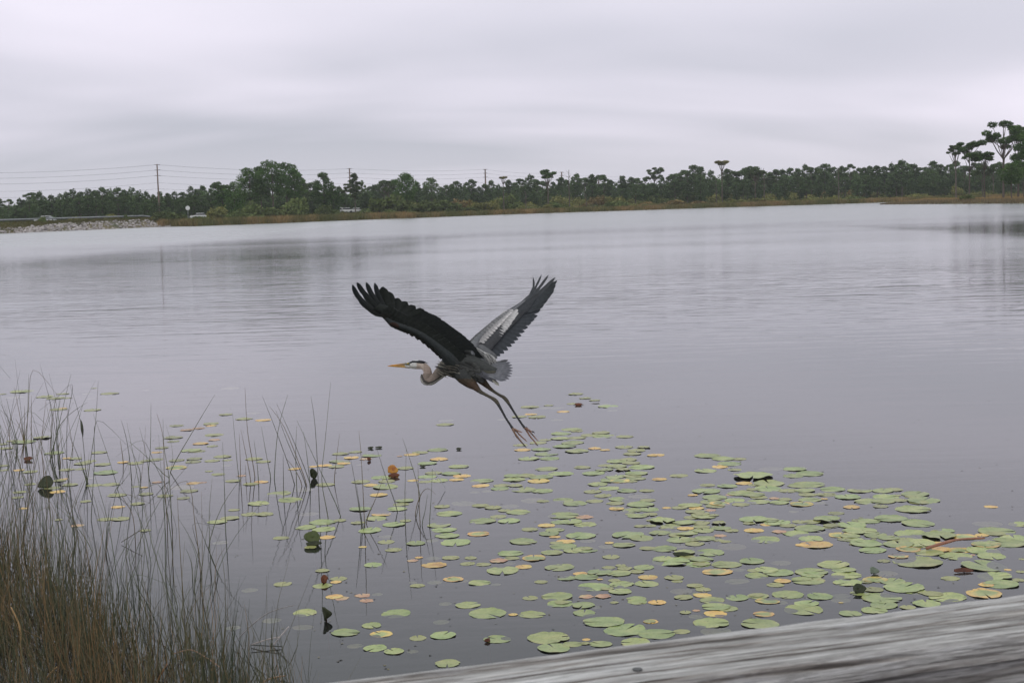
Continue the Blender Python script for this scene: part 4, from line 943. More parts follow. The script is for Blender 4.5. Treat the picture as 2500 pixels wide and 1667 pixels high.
# ------------------------------------------------------------ reeds
def reed(P, w, col, name='reed', taper=True):
    base = P[-1]; P = smoothline(P, 4)[::-1]; n_ = len(P)
    mb = MB(); mb.tube(P, [w*(1-.8*(i/(n_-1))**1.3) for i in range(n_)], 5, True, col=col)
    return mb.build(name, MAT['reedm'], None, base, True, base)
def trace(ox, oy, sc, pts):
    Q = [(ox+x/sc, oy+y/sc) for x, y in pts]; b = onz(Q[-1][0], Q[-1][1], 0); d = (b-CAM).dot(fwd)
    return [pt(x, y, d) for x, y in Q[:-1]]+[b, b+Vector((0, 0, -.25))], Q[-1]
GR = [(.10, .12, .065), (.12, .13, .07), (.085, .09, .06), (.16, .12, .065)]
TR = []
for ox, oy, ls in [(500, 900, [
    [(550, 260), (700, 640), (860, 1110)], [(795, 245), (700, 600), (665, 1060)], [(690, 340), (870, 740), (1015, 1130)], [(680, 400), (800, 720), (965, 1110)], [(880, 490), (1060, 880), (1300, 1410)], [(880, 550), (870, 800), (880, 1150)], [(1015, 260), (1060, 600), (1100, 1400)], [(1205, 130), (1150, 700), (1120, 1060), (1180, 1430)],
    [(1290, 620), (1250, 950), (1240, 1090)], [(945, 600), (980, 850), (1010, 1150)], [(265, 420), (310, 900), (330, 1080)], [(385, 180), (410, 600), (480, 1030)], [(345, 580), (400, 850), (440, 1080)], [(540, 550), (600, 880), (630, 1040)], [(470, 680), (500, 900), (515, 1090)], [(170, 700), (185, 1050), (200, 1560)], [(330, 620), (340, 900), (345, 1100)], [(750, 820), (752, 1000), (755, 1230)],
    [(1475, 590), (1500, 900), (1530, 1500)], [(1400, 880), (1440, 1100), (1500, 1500)], [(1645, 760), (1720, 1000), (1845, 1370)], [(1890, 660), (1980, 920), (2060, 1220)], [(1930, 760), (1915, 1200), (1920, 1500)], [(2040, 900), (2045, 1150), (2060, 1480)], [(2180, 950), (2165, 1250), (2150, 1500)], [(1720, 1010), (1640, 1230), (1545, 1480)], [(2210, 1200), (2130, 1145), (2060, 1220), (2015, 1400)], [(780, 860), (860, 960), (930, 1120)], [(620, 360), (760, 560), (900, 900), (975, 1120)], [(390, 920), (395, 1080), (400, 1100)], [(1450, 1100), (1480, 1300), (1510, 1520)], [(1600, 1300), (1540, 1460), (1520, 1540)], [(2130, 1200), (2110, 1350), (2080, 1500)]]),
  (0, 900, [
    [(680, 50), (600, 380), (540, 640), (480, 880)], [(835, 320), (650, 450), (550, 600), (500, 870)], [(670, 160), (770, 500), (820, 960), (835, 1080)], [(940, 120), (910, 560), (850, 980), (838, 1090)], [(645, 590), (740, 820), (830, 1070)], [(0, 320), (110, 560), (160, 760)], [(275, 50), (262, 500), (250, 750)], [(300, 260), (300, 500), (300, 700)], [(440, 300), (400, 700), (420, 1020)], [(500, 430), (492, 600), (490, 800)], [(520, 300), (555, 700), (575, 1000)], [(135, 170), (200, 500), (230, 680)], [(150, 480), (190, 560), (225, 690)], [(1160, 490), (1220, 720), (1260, 1050)],
    [(1225, 690), (1390, 830), (1570, 1010), (1620, 1060)], [(2055, 250), (1880, 540), (1630, 990)], [(1445, 330), (1440, 750), (1420, 1000)], [(1500, 430), (1560, 660), (1575, 1100), (1600, 1450)], [(1560, 480), (1570, 750), (1620, 1050), (1640, 1400)], [(1150, 680), (1165, 780), (1180, 900)], [(1240, 730), (1330, 950), (1345, 1050)], [(1245, 990), (1170, 1090), (1100, 1180)], [(775, 800), (790, 950), (830, 1100)], [(60, 280), (120, 520), (170, 740)], [(235, 350), (235, 560), (240, 740)], [(600, 650), (560, 760), (580, 900)]])]:
    for p_ in ls:
        P_, bq = trace(ox, oy, 3.92, p_); c = random.choice(GR); d = (P_[-1]-CAM).length
        o = reed(P_, .0042*d/12, c); tag(o, 'x', 'reed', 'thin reeds standing in the water'); TR.append((o, bq[0], bq[1], 'thin grey-green reed'))
# a seed head on one reed, brown tuft
P_, bq = trace(0, 900, 3.92, [(775, 500), (790, 560), (793, 640)]); P_ = P_[:2]+[P_[2]]
o = MB().tube(smoothline([pt(0+775/3.92, 900+490/3.92, 14.5), pt(785/3.92, 900+570/3.92, 14.5), pt(793/3.92, 900+650/3.92, 14.5)], 4), [.004, .008, .012, .014, .015, .014, .01, .006, .004], 6, col=(.06, .065, .045)).build('seed_head', MAT['reedm'], None, None, True)
o.parent = TR[35][0]; o.matrix_parent_inverse = Matrix.Translation(-TR[35][0].location)
# sparse random ones on the left
random.seed(90)
for i in range(185):
    px = random.uniform(-10, 560); py = random.uniform(1180, 1560)
    if py < 1300 and random.random() < .45: continue
    if px > 420 and py < 1330: continue
    if i % 3 == 0: px = random.uniform(-40, 190); py = random.uniform(1090, 1330)
    b = onz(px, py, 0); h = random.uniform(.25, .95) if i % 3 else random.uniform(.5, 1.2); lx = random.gauss(0, .13)*h; ly = random.gauss(0, .1)*h; c = random.gauss(0, .05)
    P_ = [b+Vector((lx*2.0+c, ly*2, h)), b+Vector((lx*.9, ly*.8, h*.55)), b, b+Vector((0, 0, -.25))]
    if random.random() < .12: P_ = [P_[0]+Vector((random.choice((-.25, .25)), 0, -.25*h))]+P_
    o = reed(P_, random.uniform(.0028, .0045), random.choice(GR)); tag(o, 'x', 'reed', 'thin reeds standing in the water'); TR.append((o, px, py, 'thin grey-green reed'))
autolabel(TR, [m_ for m_ in MARKS if m_[1] < 1120]+[('the lower left reed bed', 200, 1520), ('the reed bed edge', 520, 1500), ('the left edge reeds', 30, 1330)])
# dense stand bottom left
def ribbons(name, items_, label, mat='reedm', segs=4):
    V = []; Fc = []; Cc = []
    for (b, tip, bend, w, col) in items_:
        n0 = len(V); a = random.uniform(0, math.pi); sd_ = Vector((math.cos(a)*.5+.6, math.sin(a)*.6, 0))
        if sd_.length < .2: sd_ = Vector((1, 0, 0))
        sd_.normalize(); sd_ *= w
        for k in range(segs+1):
            t_ = k/segs; c = b.lerp(tip, t_)+bend*(4*t_*(1-t_)); ww = sd_*(1-.85*t_)
            up_ = Vector((-sd_.y, sd_.x, 0))*.7*(1-.85*t_)
            V += [c-ww, c+ww, c+up_]; Cc += [col]*3
        for k in range(segs):
            for q in range(3): Fc.append((n0+3*k+q, n0+3*k+(q+1) % 3, n0+3*k+3+(q+1) % 3, n0+3*k+3+q))
    me = mesh(name, V, Fc, MAT[mat]); vcol(me, np.array(Cc)); return tag(link(name, me), label, 'reeds', kind='stuff')
PMIN = [(-200, 1370), (0, 1390), (150, 1470), (300, 1560), (450, 1610), (560, 1660), (650, 1710), (750, 1780), (860, 1860)]
its = []
random.seed(91)
while len(its) < 3300:
    px = random.uniform(-260, 860); lo_ = interp(PMIN, px); py = lo_-20+abs(random.gauss(0, 1))*200
    if random.random() < max(.42 if px > 260 else 0, (px-420)/440): continue
    c0 = onz(px, py, -.08)
    if c0.y < 4.5: continue
    hc = random.triangular(.25, 1.0, .5)*(1.1 if px < 250 else .9); lc = Vector((random.gauss(0, .10), random.gauss(0, .10), 0)); wc = random.random()
    near = min(1, max(0, (py-lo_)/300)); dry = random.random() < .24+.42*near*(1 if px < 350 else .3)
    for q_ in range(random.randint(1, 9)):
        b = c0+Vector((random.gauss(0, .05), random.gauss(0, .06), 0)); h = hc*random.uniform(.45, 1.1)
        ln_ = (lc+Vector((random.gauss(0, .13), random.gauss(0, .13), 0)))*h
        if random.random() < .10: ln_ *= 3.0; h *= .75
        w = min(1, max(0, wc+random.gauss(0, .2)))
        col = np.array((.045, .058, .030))*(1-w)+np.array((.14, .125, .065))*w
        if dry and random.random() < .6: col = np.array((.24, .15, .072))*random.uniform(.5, 1.2)
        its.append((b, b+ln_+Vector((0, 0, h)), Vector((random.gauss(0, .035), random.gauss(0, .03), 0)), random.uniform(.0016, .0040), col))
ribbons('reed_bed', its, 'dense stand of green and brown reeds filling the lower left')
its = []
for i in range(1500):
    px = random.uniform(-250, 520)*1.0; py = interp(PMIN, px)+60+abs(random.gauss(0, 1))*170; b = onz(px, py, -.05)
    if b.y < 4.5 or random.random() < px/620: continue
    h = random.uniform(.08, .38); a = random.uniform(0, 6.28); r_ = h*random.uniform(.3, 1.2)
    w = random.random(); col = np.array((.07, .06, .035))*(1-w)+np.array((.17, .11, .055))*w
    its.append((b, b+Vector((math.cos(a)*r_, math.sin(a)*r_, h)), Vector((0, 0, .05)), random.uniform(.0016, .0036), col))
ribbons('dry_undergrowth', its, 'tangled brown dead stems low in the lower left reed bed')
# tan broken leaves that stand out
TL = [(0, 1267, [(105, 840), (190, 1040), (205, 1300), (190, 1560)], .0062, (.36, .22, .10), 'tan dry leaf arching at the lower left corner'), (0, 1267, [(545, 1410), (460, 1500), (400, 1600)], .005, (.40, .25, .12), 'short tan leaf at the bottom left of the reed bed'), (0, 1267, [(1665, 1285), (1830, 1250), (2000, 1340), (2110, 1420)], .0042, (.45, .27, .18), 'pinkish tan leaf arching over the reed bed edge'),
      (0, 1267, [(10, 1555), (100, 1540), (215, 1525)], .004, (.42, .33, .22), 'flat pale leaf lying at the bottom left corner'), (0, 1267, [(1600, 1380), (1540, 1480), (1480, 1600)], .005, (.30, .15, .07), 'orange-brown leaf low in the reed bed'), (500, 1267, [(780, 1495), (640, 1520), (540, 1568)], .005, (.34, .21, .13), 'tan arching leaf at the bottom edge left of the rail'),
      (500, 1267, [(805, 1025), (715, 1130), (660, 1200)], .0045, (.55, .48, .46), 'short pale broken twig above the reeds'), (500, 1267, [(715, 1125), (580, 1155), (440, 1202)], .004, (.45, .38, .36), 'pale twig meeting the broken twig at an angle'), (500, 1267, [(440, 1202), (600, 1210), (740, 1216)], .004, (.07, .07, .07), 'dark twig lying flat below the pale twigs'),
      (500, 1267, [(860, 820), (620, 890), (430, 1030), (260, 1210)], .003, (.30, .27, .26), 'long faint arching stem above the pale twigs'), (500, 900, [(2175, 945), (2240, 1040), (2300, 1140)], .0035, (.50, .50, .52), 'pale thin leaf hanging by the centre reeds'), (0, 1267, [(1360, 95), (1270, 150), (1160, 220)], .0035, (.12, .10, .08), 'short dark slanting stem in the left reeds')]
for ox, oy, p_, w, c, lab in TL:
    Q = [(ox+x/3.92, oy+y/3.92) for x, y in p_]; b = onz(Q[-1][0], max(Q[-1][1], 1560) if oy > 1000 and 'twig' not in lab and 'stem' not in lab else Q[-1][1]+4, 0); d = (b-CAM).dot(fwd)
    PP = [pt(x, y, d) for x, y in Q]; o = MB().tube(smoothline(PP, 5), [w*(.5+.5*math.sin(math.pi*min(.95, (i+2)/(len(PP)*5)))) for i in range((len(PP)-1)*5+1)], 5, True, col=c).build('dry_leaf' if 'leaf' in lab else 'twig', MAT['reedm'], None, PP[0], True, PP[0])
    tag(o, lab, 'leaf' if 'leaf' in lab else 'twig')

# ------------------------------------------------------------ great wading bird in flight
MAT['plumage'] = colmat('body_plumage', .75, 60, .28, (1, 1, 2), .0025, .2)
MAT['feather'] = colmat('wing_feathers', .6, 45, .25, None, .001, .25)
MAT['bill'] = colmat('bill_horn', .4, 40, .15, None, .0005, .4)
m, t, n, l, bs = newmat('eye_glossy'); bs.inputs['Base Color'].default_value = (.02, .015, .01, 1); bs.inputs['Roughness'].default_value = .08; MAT['eye'] = m
m, t, n, l, bs = newmat('iris'); bs.inputs['Base Color'].default_value = (.65, .45, .06, 1); bs.inputs['Roughness'].default_value = .2; MAT['iris'] = m
def bd(px): return 10.0 + (1130-px)/370.0*.42          # body turned a little away from the viewer
SIDE = Vector((.42, 1.0, 0)).normalized()*1.0         # bird's right, roughly away from the camera
def bp_(px, py, off=0.0): return pt(px, py, bd(px)) + SIDE*off
HB = pt(1140, 905, bd(1140)); heron = empty('heron', Vector((HB.x, HB.y, HB.z)))
tag(heron, 'great blue heron flying low over the lake with both wings raised and legs trailing', 'bird')
PXM = 10.0/F
TUBES = []                                            # (points px, radii px, colour, flat, offset m)
mb = MB()
def btube(rows, flat=1.0, off=0.0, k=4, n_=16):
    P = smoothline([bp_(r[0], r[1], off if not isinstance(off, (list, tuple)) else off[i]) for i, r in enumerate(rows)], k)
    R = np.interp(np.arange(len(P))/k, np.arange(len(rows)), [r[2]*PXM for r in rows])
    # ellipse: flat along SIDE
    mb.tube(P, list(R), n_, True, flat, SIDE)
# head
btube([(989, 893, 3.2), (994, 892, 6.0), (1001, 891.5, 8.2), (1009, 890.5, 10.6), (1018, 890, 11.4), (1027, 891, 10.4), (1035, 894.5, 9.4), (1041.5, 901, 10.2), (1044, 909, 11.2), (1043, 918, 11.8), (1042, 925, 12), (1048, 929.5, 11.2), (1057, 926.5, 11.5), (1066, 918, 12.5), (1075, 909, 15), (1086, 899, 20), (1100, 893, 26), (1120, 892, 31), (1140, 895, 32), (1160, 900, 29), (1178, 904, 23), (1195, 906, 16), (1212, 908, 9)], .78)
# front of the folded neck
btube([(1030, 913, 2.0), (1029, 922, 3.2), (1032, 930, 5), (1040, 935, 5.5), (1052, 934, 5.5), (1064, 928, 5.5), (1078, 918, 6)], .8)
# thighs and legs: near leg then far leg
btube([(1132, 908, 22), (1142, 920, 20), (1154, 933, 14.5), (1166, 943, 9), (1176, 953, 5.4), (1188, 960, 4.0), (1201, 967, 3.8), (1210, 972, 4.6), (1217, 978, 5.0), (1222, 986, 4.0), (1230, 1000, 3.0), (1241, 1020, 2.7), (1251, 1035, 2.8), (1258, 1046, 3.6)], 1, -.035, 3, 12)
btube([(1150, 908, 16), (1162, 920, 14), (1176, 934, 9), (1188, 946, 5.6), (1200, 956, 3.8), (1214, 965, 3.4), (1225, 971, 4.4), (1232, 978, 4.8), (1238, 987, 3.6), (1248, 1003, 2.7), (1260, 1022, 2.6), (1270, 1037, 2.7), (1277, 1046, 3.4)], 1, .03, 3, 12)
def toe(rows, off): btube(rows, 1, off, 3, 8)
toe([(1258, 1045, 3.0), (1264, 1060, 2.3), (1272, 1070, 2.0), (1281, 1080, 1.8), (1288, 1088, 1.4), (1291, 1091, .8)], -.035)
toe([(1259, 1045, 2.6), (1268, 1056, 2.0), (1277, 1065, 1.8), (1286, 1073, 1.5), (1290, 1077, .8)], -.02)
toe([(1258, 1045, 2.8), (1265, 1055, 2.0), (1273, 1066, 1.8), (1279, 1073, 1.6), (1283, 1079, .9)], -.05)
toe([(1258, 1044, 2.6), (1266, 1047, 2.0), (1275, 1051, 1.8), (1281, 1053, .9)], -.04)
toe([(1277, 1045, 3.0), (1284, 1057, 2.4), (1291, 1068, 2.1), (1299, 1077, 1.8), (1306, 1086, 1.5), (1310, 1090.5, .8)], .03)
toe([(1278, 1045, 2.6), (1287, 1056, 2.0), (1295, 1065, 1.8), (1303, 1074, 1.5), (1308, 1080, .8)], .045)
toe([(1277, 1045, 2.6), (1286, 1049, 2.2), (1294, 1054, 1.9), (1300, 1055, 1.6), (1302, 1059, .9)], .02)
# wing roots: muscle bulk that joins the body
def dnear(px, py, cam_=.0):
    u = ((1110-px)*.79+(885-py)*.61)/303.0; v = (px-1110)*.61-(py-885)*.79
    return 9.93 - .42*u - .10*v/90.0 + .035*math.sin(math.pi*min(1, max(0, v/95))) + cam_
def dfar(px, py, cam_=.0):
    u = ((px-1150)*.77-(py-850)*.64)/266.0; v = (px-1150)*.64+(py-850)*.77
    return 10.04 + .55*u - .11*v/90.0 + .03*math.sin(math.pi*min(1, max(0, v/95))) + cam_
def rtube(fn, rows):
    P = smoothline([pt(r[0], r[1], fn(r[0], r[1], r[3] if len(r) > 3 else 0)) for r in rows], 4)
    R = np.interp(np.arange(len(P))/4, np.arange(len(rows)), [r[2]*PXM for r in rows]); mb.tube(P, list(R), 12, True)
rtube(dnear, [(1112, 890, 22, .05), (1096, 874, 17, .02), (1080, 858, 11), (1058, 838, 8.5), (1030, 818, 7.5), (1000, 803, 6.5), (972, 793, 7), (954, 785, 7.5), (942, 775, 5)])
rtube(dfar, [(1140, 872, 20, -.02), (1152, 850, 13), (1166, 828, 8), (1188, 806, 6), (1216, 784, 5), (1243, 765, 5), (1262, 750, 4), (1282, 734, 3)])
bme = mesh('body', mb.V, mb.F, MAT['plumage']); tmp = link('body', bme)
md = tmp.modifiers.new('r', 'REMESH'); md.mode = 'VOXEL'; md.voxel_size = .0026; md.use_smooth_shade = True
ms_ = tmp.modifiers.new('s', 'SMOOTH'); ms_.factor = .5; ms_.iterations = 3
dg = bpy.context.evaluated_depsgraph_get(); ev = tmp.evaluated_get(dg); body = bpy.data.meshes.new_from_object(ev)
bpy.data.objects.remove(tmp); body.name = 'body'
nv = len(body.vertices); co = np.zeros(nv*3, np.float32); body.vertices.foreach_get('co', co); co = co.reshape(-1, 3)
# side-plane coordinates (bird profile) for the plumage marks
rel = co - np.array(CAM); xf = rel @ np.array(fwd); PX = W0/2 + F*(rel @ np.array(RT))/xf; PY = H0/2 - F*(rel @ np.array(UP))/xf
sidev = ((co-np.array(HB)) @ np.array(SIDE))
C = np.tile(np.array((.055, .057, .055)), (nv, 1)); rn = rng.random(nv)
def setc(mask, c, a=1.0): C[mask] = C[mask]*(1-a)+np.array(c)*a
def seg(pxs, pys, r):
    d = np.full(nv, 1e9)
    for i in range(len(pxs)-1):
        ax, ay, bx, by = pxs[i], pys[i], pxs[i+1], pys[i+1]; L2 = (bx-ax)**2+(by-ay)**2
        tt = np.clip(((PX-ax)*(bx-ax)+(PY-ay)*(by-ay))/L2, 0, 1); d = np.minimum(d, np.hypot(PX-ax-tt*(bx-ax), PY-ay-tt*(by-ay)))
    return d < r
neck = (PX < 1100) & (PY > 872)
g_ = np.clip((PX-1050)/45, 0, 1)[:, None]
C[neck] = (np.array((.27, .215, .18))*(1-g_)+np.array((.15, .135, .115))*g_)[neck]
setc((PX < 1052) & (PY < 912) & neck, (.40, .31, .26))
# lower neck and breast: dark stripes on the underside
low = neck & seg([1026, 1029, 1040, 1056, 1072, 1090], [912, 930, 939, 937, 926, 915], 5.0); setc(low, (.11, .105, .095), .9)
low2 = neck & seg([1031, 1036, 1046, 1058, 1074, 1092], [918, 929, 934, 931, 920, 908], 1.3); setc(low2, (.035, .035, .035), .8)
low3 = seg([1027, 1032, 1043, 1056, 1072, 1086, 1100], [924, 934, 939.5, 936.5, 926.5, 916, 915], 1.6); setc(low3 & (PX < 1104), (.55, .52, .47), .75)
for k in range(7):
    yy = 884+k*6; st = seg([1078+k*2, 1096+k, 1122], [yy+4, yy+3, yy+9], 1.1) & (PX < 1126); setc(st, (.035, .035, .035) if k > 3 else (.24, .22, .18), .8)
# head marks
head = (PX < 1034) & (PY < 908)
setc(head, (.72, .70, .66))
setc(head & (PX > 1017) & (PY > 886), (.58, .45, .36), .8)
setc(seg([1000, 1006, 1014, 1024, 1034], [884, 881.5, 881, 882.8, 883.5], 4.2) & (PX < 1040) & (PY > 876.5) , (.018, .018, .022))
setc(seg([1022, 1030, 1037], [881.5, 883, 884], 2.2), (.03, .03, .035))
setc(head & (PY < 880.4) & (PX < 1024) & (PX > 994), (.80, .79, .78))
setc(head & (PX < 1001) & (PY > 885) & (PY < 891.5), (.13, .14, .10))
setc(seg([1000, 1014, 1024], [894.5, 896.8, 895], .9), (.22, .20, .14), .7)
# wings roots dark below, thighs rusty, legs olive, feet pinkish
setc(seg([1110, 1080, 1030, 972, 942], [890, 858, 818, 793, 775], 18) & (PY < 892) & (sidev < .02) & (PX < 1112), (.045, .05, .05))
setc((np.hypot((PX-960)/14, (PY-797)/10) < 1), (.06, .036, .03))
setc((PX > 1150) & (PY < 866), (.17, .17, .18))
th = (PY > 925) & (PX > 1118) & (PX < 1205) & (PY < 956); setc(th, (.075, .055, .038)); setc(th & (PX > 1140) & (PX < 1168) & (PY > 932), (.088, .055, .038), .8)
setc((PX > 1150) & (PY < 925) & (PY > 905), (.10, .095, .075))
lg = (PY > 952) & (PX > 1166); setc(lg, (.085, .075, .055)); setc(lg & (PY > 986) & (PY < 1046), (.045, .045, .045))
setc(seg([1225, 1232, 1238], [978, 985, 994], 2.5), (.20, .12, .05), .6)
ft = (PY > 1044) & (PX > 1250); setc(ft, (.13, .09, .065)); setc(ft & (rn < .5) & (PX < 1275), (.32, .19, .13)); setc(ft & (((PX*.78-PY*.62+ (-1258*.78+1045*.62)) > -1)), (.34, .18, .13), .6)
setc(ft & ((PY > 1084) | (PX > 1299) & (PY < 1062)), (.03, .025, .02))
C *= (.88+.24*rn)[:, None]
off = np.array(heron.location); body.vertices.foreach_set('co', (co-off).reshape(-1)); vcol(body, C.astype(np.float32))
if not body.materials: body.materials.append(MAT['plumage'])
ob_body = link('body', body, heron)
OFF = Vector(heron.location)
# bill, eye, head plume
mb = MB()
def q(px, py, o=0): return bp_(px, py, o)
mb.tube(smoothline([q(998, 890), (q(985, 890.6)), q(970, 891.8), q(956, 892.8), q(946.3, 893.6)], 4), list(np.interp(np.arange(17)/4, range(5), [5.2*PXM, 4.3*PXM, 3.2*PXM, 2.2*PXM, .4*PXM])), 10, True, .55, SIDE, col=(.55, .26, .05))
nb = len(mb.V)
for i, v in enumerate(mb.V):
    r_ = v-CAM; xp = W0/2+F*r_.dot(RT)/r_.dot(fwd); yp = H0/2-F*r_.dot(UP)/r_.dot(fwd)
    f_ = min(1, max(0, (xp-962)/26)) ; up_ = yp < 890.6+(998-xp)*.05
    c_ = Vector((.62, .27, .04)).lerp(Vector((.20, .15, .09) if up_ else (.60, .36, .10)), f_); mb.C[i] = tuple(c_)
mb.build('upper_bill', MAT['bill'], heron, OFF, True)
mb = MB(); mb.tube(smoothline([q(999, 895), q(985, 894.6), q(970, 894.6), q(952, 894.2)], 4), list(np.interp(np.arange(13)/4, range(4), [4.4*PXM, 3.0*PXM, 2.0*PXM, .4*PXM])), 10, True, .55, SIDE, col=(.60, .36, .12))
mb.build('lower_bill', MAT['bill'], heron, OFF, True)
for s_ in (-1, 1):
    c_ = q(998.5, 886.6, s_*.0185); eme = bpy.data.meshes.new('eye'); bm = bmesh.new(); bmesh.ops.create_uvsphere(bm, u_segments=14, v_segments=10, radius=.0058); bm.to_mesh(eme); bm.free(); eme.materials.append(MAT['iris']); eo = link('eye', eme, heron, c_-OFF)
    pme = bpy.data.meshes.new('pupil'); bm = bmesh.new(); bmesh.ops.create_uvsphere(bm, u_segments=12, v_segments=8, radius=.0034); bm.to_mesh(pme); bm.free(); pme.materials.append(MAT['eye']); link('pupil', pme, eo, SIDE*s_*.0032)
mb = MB()
for s_ in (-.008, .004): mb.tube(smoothline([q(1022, 880.6, s_), q(1034, 882.4, s_), q(1045, 887, s_)], 4), [.0035, .0035, .003, .003, .0025, .002, .0015, .001, .0005], 6, True, col=(.02, .02, .025))
mb.build('head_plume', MAT['feather'], heron, OFF, True)

def feather_mesh(base, tip, w, nrm, c0, c1, bow=0.0, finger=0, ctrl=None, lift=.0, name='flight_feather', cup=.10, seg_=10):
    base, tip = Vector(base), Vector(tip); d = tip-base; Ln = d.length; dn = d.normalized(); nrm = (nrm-dn*nrm.dot(dn)).normalized(); s_ = dn.cross(nrm)
    V = []; Fc = []; Cc = []
    cm_ = ctrl if ctrl is not None else (base+tip)/2 + s_*bow*Ln + nrm*lift*Ln
    for i in range(seg_+1):
        t_ = i/seg_; p = base*(1-t_)**2+cm_*2*t_*(1-t_)+tip*t_*t_
        tg = ((cm_-base)*(1-t_)+(tip-cm_)*t_).normalized(); sv = tg.cross(nrm).normalized()
        prof = min(1, (t_+.02)/.12)**.6 * (1 if t_ < .72 else math.sqrt(max(0.02, 1-((t_-.72)/.285)**2)))
        if finger: prof *= (1 if t_ < .45 else 1-finger*min(1, (t_-.45)/.15))
        ww = w*prof*.5; jit = 1+.06*math.sin(i*2.3+w*900)
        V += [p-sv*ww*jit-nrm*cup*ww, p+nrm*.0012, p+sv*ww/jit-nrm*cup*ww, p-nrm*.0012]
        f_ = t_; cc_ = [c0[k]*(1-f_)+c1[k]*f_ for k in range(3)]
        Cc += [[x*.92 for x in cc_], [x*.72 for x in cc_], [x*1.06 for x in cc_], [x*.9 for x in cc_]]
    for i in range(seg_):
        for k in range(4): Fc.append((4*i+k, 4*i+(k+1) % 4, 4*i+4+(k+1) % 4, 4*i+4+k))
    me = mesh(name, [v-OFF for v in V], Fc, MAT['feather']); vcol(me, np.clip(np.array(Cc), 0, 1)); return me
def wing(fn, lead, span_n, prim, sec, dors, vent, outward, label):
    """lead: leading-edge pixels root to hand tip; prim / sec: (base px, tip px, width px, ...)"""
    mbw = MB(); P = []
    # leading-edge skin: an aerofoil strip with its own thickness
    Lp = [pt(x, y, fn(x, y)) for x, y in lead]; inn = [pt(x, y, fn(x, y)) for x, y in span_n]
    k = len(Lp)
    for i in range(k):
        a, b = Lp[i], inn[i]; th = .010*(1-.5*i/k); md_ = a.lerp(b, .35)
        mbw.V += [a, md_+outward*th, b+outward*.002, b-outward*.002, md_-outward*th]; mbw.C += [dors]*3+[vent]*2
    for i in range(k-1):
        for j in range(5): mbw.F.append([5*i+j, 5*i+(j+1) % 5, 5*i+5+(j+1) % 5, 5*i+5+j])
    w = mbw.build('wing', MAT['feather'], heron, OFF, True)
    if label: w['label'] = label
    return w
def unrel(o): return o
NV = Vector((-.034, .219, .131)).normalized()          # dorsal normal of the near wing (away from the viewer)
FV = Vector((.05, -.175, .151)).normalized()           # dorsal normal of the far wing (towards the viewer)
DK = (.030, .033, .036); SL = (.055, .060, .068); GY = (.19, .185, .19); WH = (.66, .63, .62); VB = (.036, .040, .036); VB2 = (.05, .054, .05)
# near wing, seen from below
nlead = [(1108, 897), (1085, 880), (1066, 866), (1047.5, 849), (1019.6, 826), (989, 809), (971, 803.6), (953, 797), (943, 785), (938, 776), (908, 757)]
ninn = [(1150, 880), (1130, 862), (1112, 846), (1090, 828), (1066, 809), (1042, 793), (1018, 782), (996, 771), (974, 760), (960, 750), (925, 742)]
nw = wing(dnear, nlead, ninn, 0, 0, SL, VB, NV, 'dark underside of the near wing')
def P_n(x, y, layer=0.0): return pt(x, y, dnear(x, y)) + NV*layer
def P_f(x, y, layer=0.0): return pt(x, y, dfar(x, y)) + FV*layer
def add(parent, me, name): return link(name, me, parent)
tips = [(860.5, 693.5), (871.8, 688.5), (894.2, 688.6), (914.8, 690), (933.6, 700.2), (949, 714), (972, 729.5), (993, 738.5), (1014, 749.5), (1036, 759.5)]
bas = [(934, 773), (937, 770), (941, 771), (945, 772), (949, 773), (953, 774), (960, 777), (967, 780), (974, 782), (982, 785)]
cts = [(873, 741), (888, 722), (908, 728), (925, 735), (940, 738), (951, 741), (966, 751), (980, 757), (996, 765), (1012, 772)]
for i in range(10):
    c_ = P_n(cts[i][0], cts[i][1], .002)
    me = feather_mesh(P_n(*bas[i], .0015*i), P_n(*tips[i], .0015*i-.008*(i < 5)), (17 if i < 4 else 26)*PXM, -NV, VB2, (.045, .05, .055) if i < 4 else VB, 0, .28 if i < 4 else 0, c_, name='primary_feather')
    add(nw, me, 'primary_feather')
nt_ = [(1046, 767), (1058, 773.5), (1068, 777.5), (1077.5, 783.5), (1088.5, 792.5), (1096, 798), (1104, 804.5), (1112, 810.5), (1120, 816.5), (1130, 823.5), (1140, 832), (1149, 841), (1158, 850), (1165, 859), (1172, 868), (1179, 877), (1186, 888), (1193, 898.5)]
for i, (x, y) in enumerate(nt_):
    f_ = i/(len(nt_)-1); bx = np.interp(f_, [0, .35, .7, 1], [985, 1028, 1070, 1112]); by = np.interp(f_, [0, .35, .7, 1], [795, 818, 853, 890])
    me = feather_mesh(P_n(bx, by, .016+.0012*i), P_n(x, y, .016+.0012*i), 25*PXM, -NV, VB, (.034, .038, .038), -.03, 0, name='secondary_feather'); add(nw, me, 'secondary_feather')
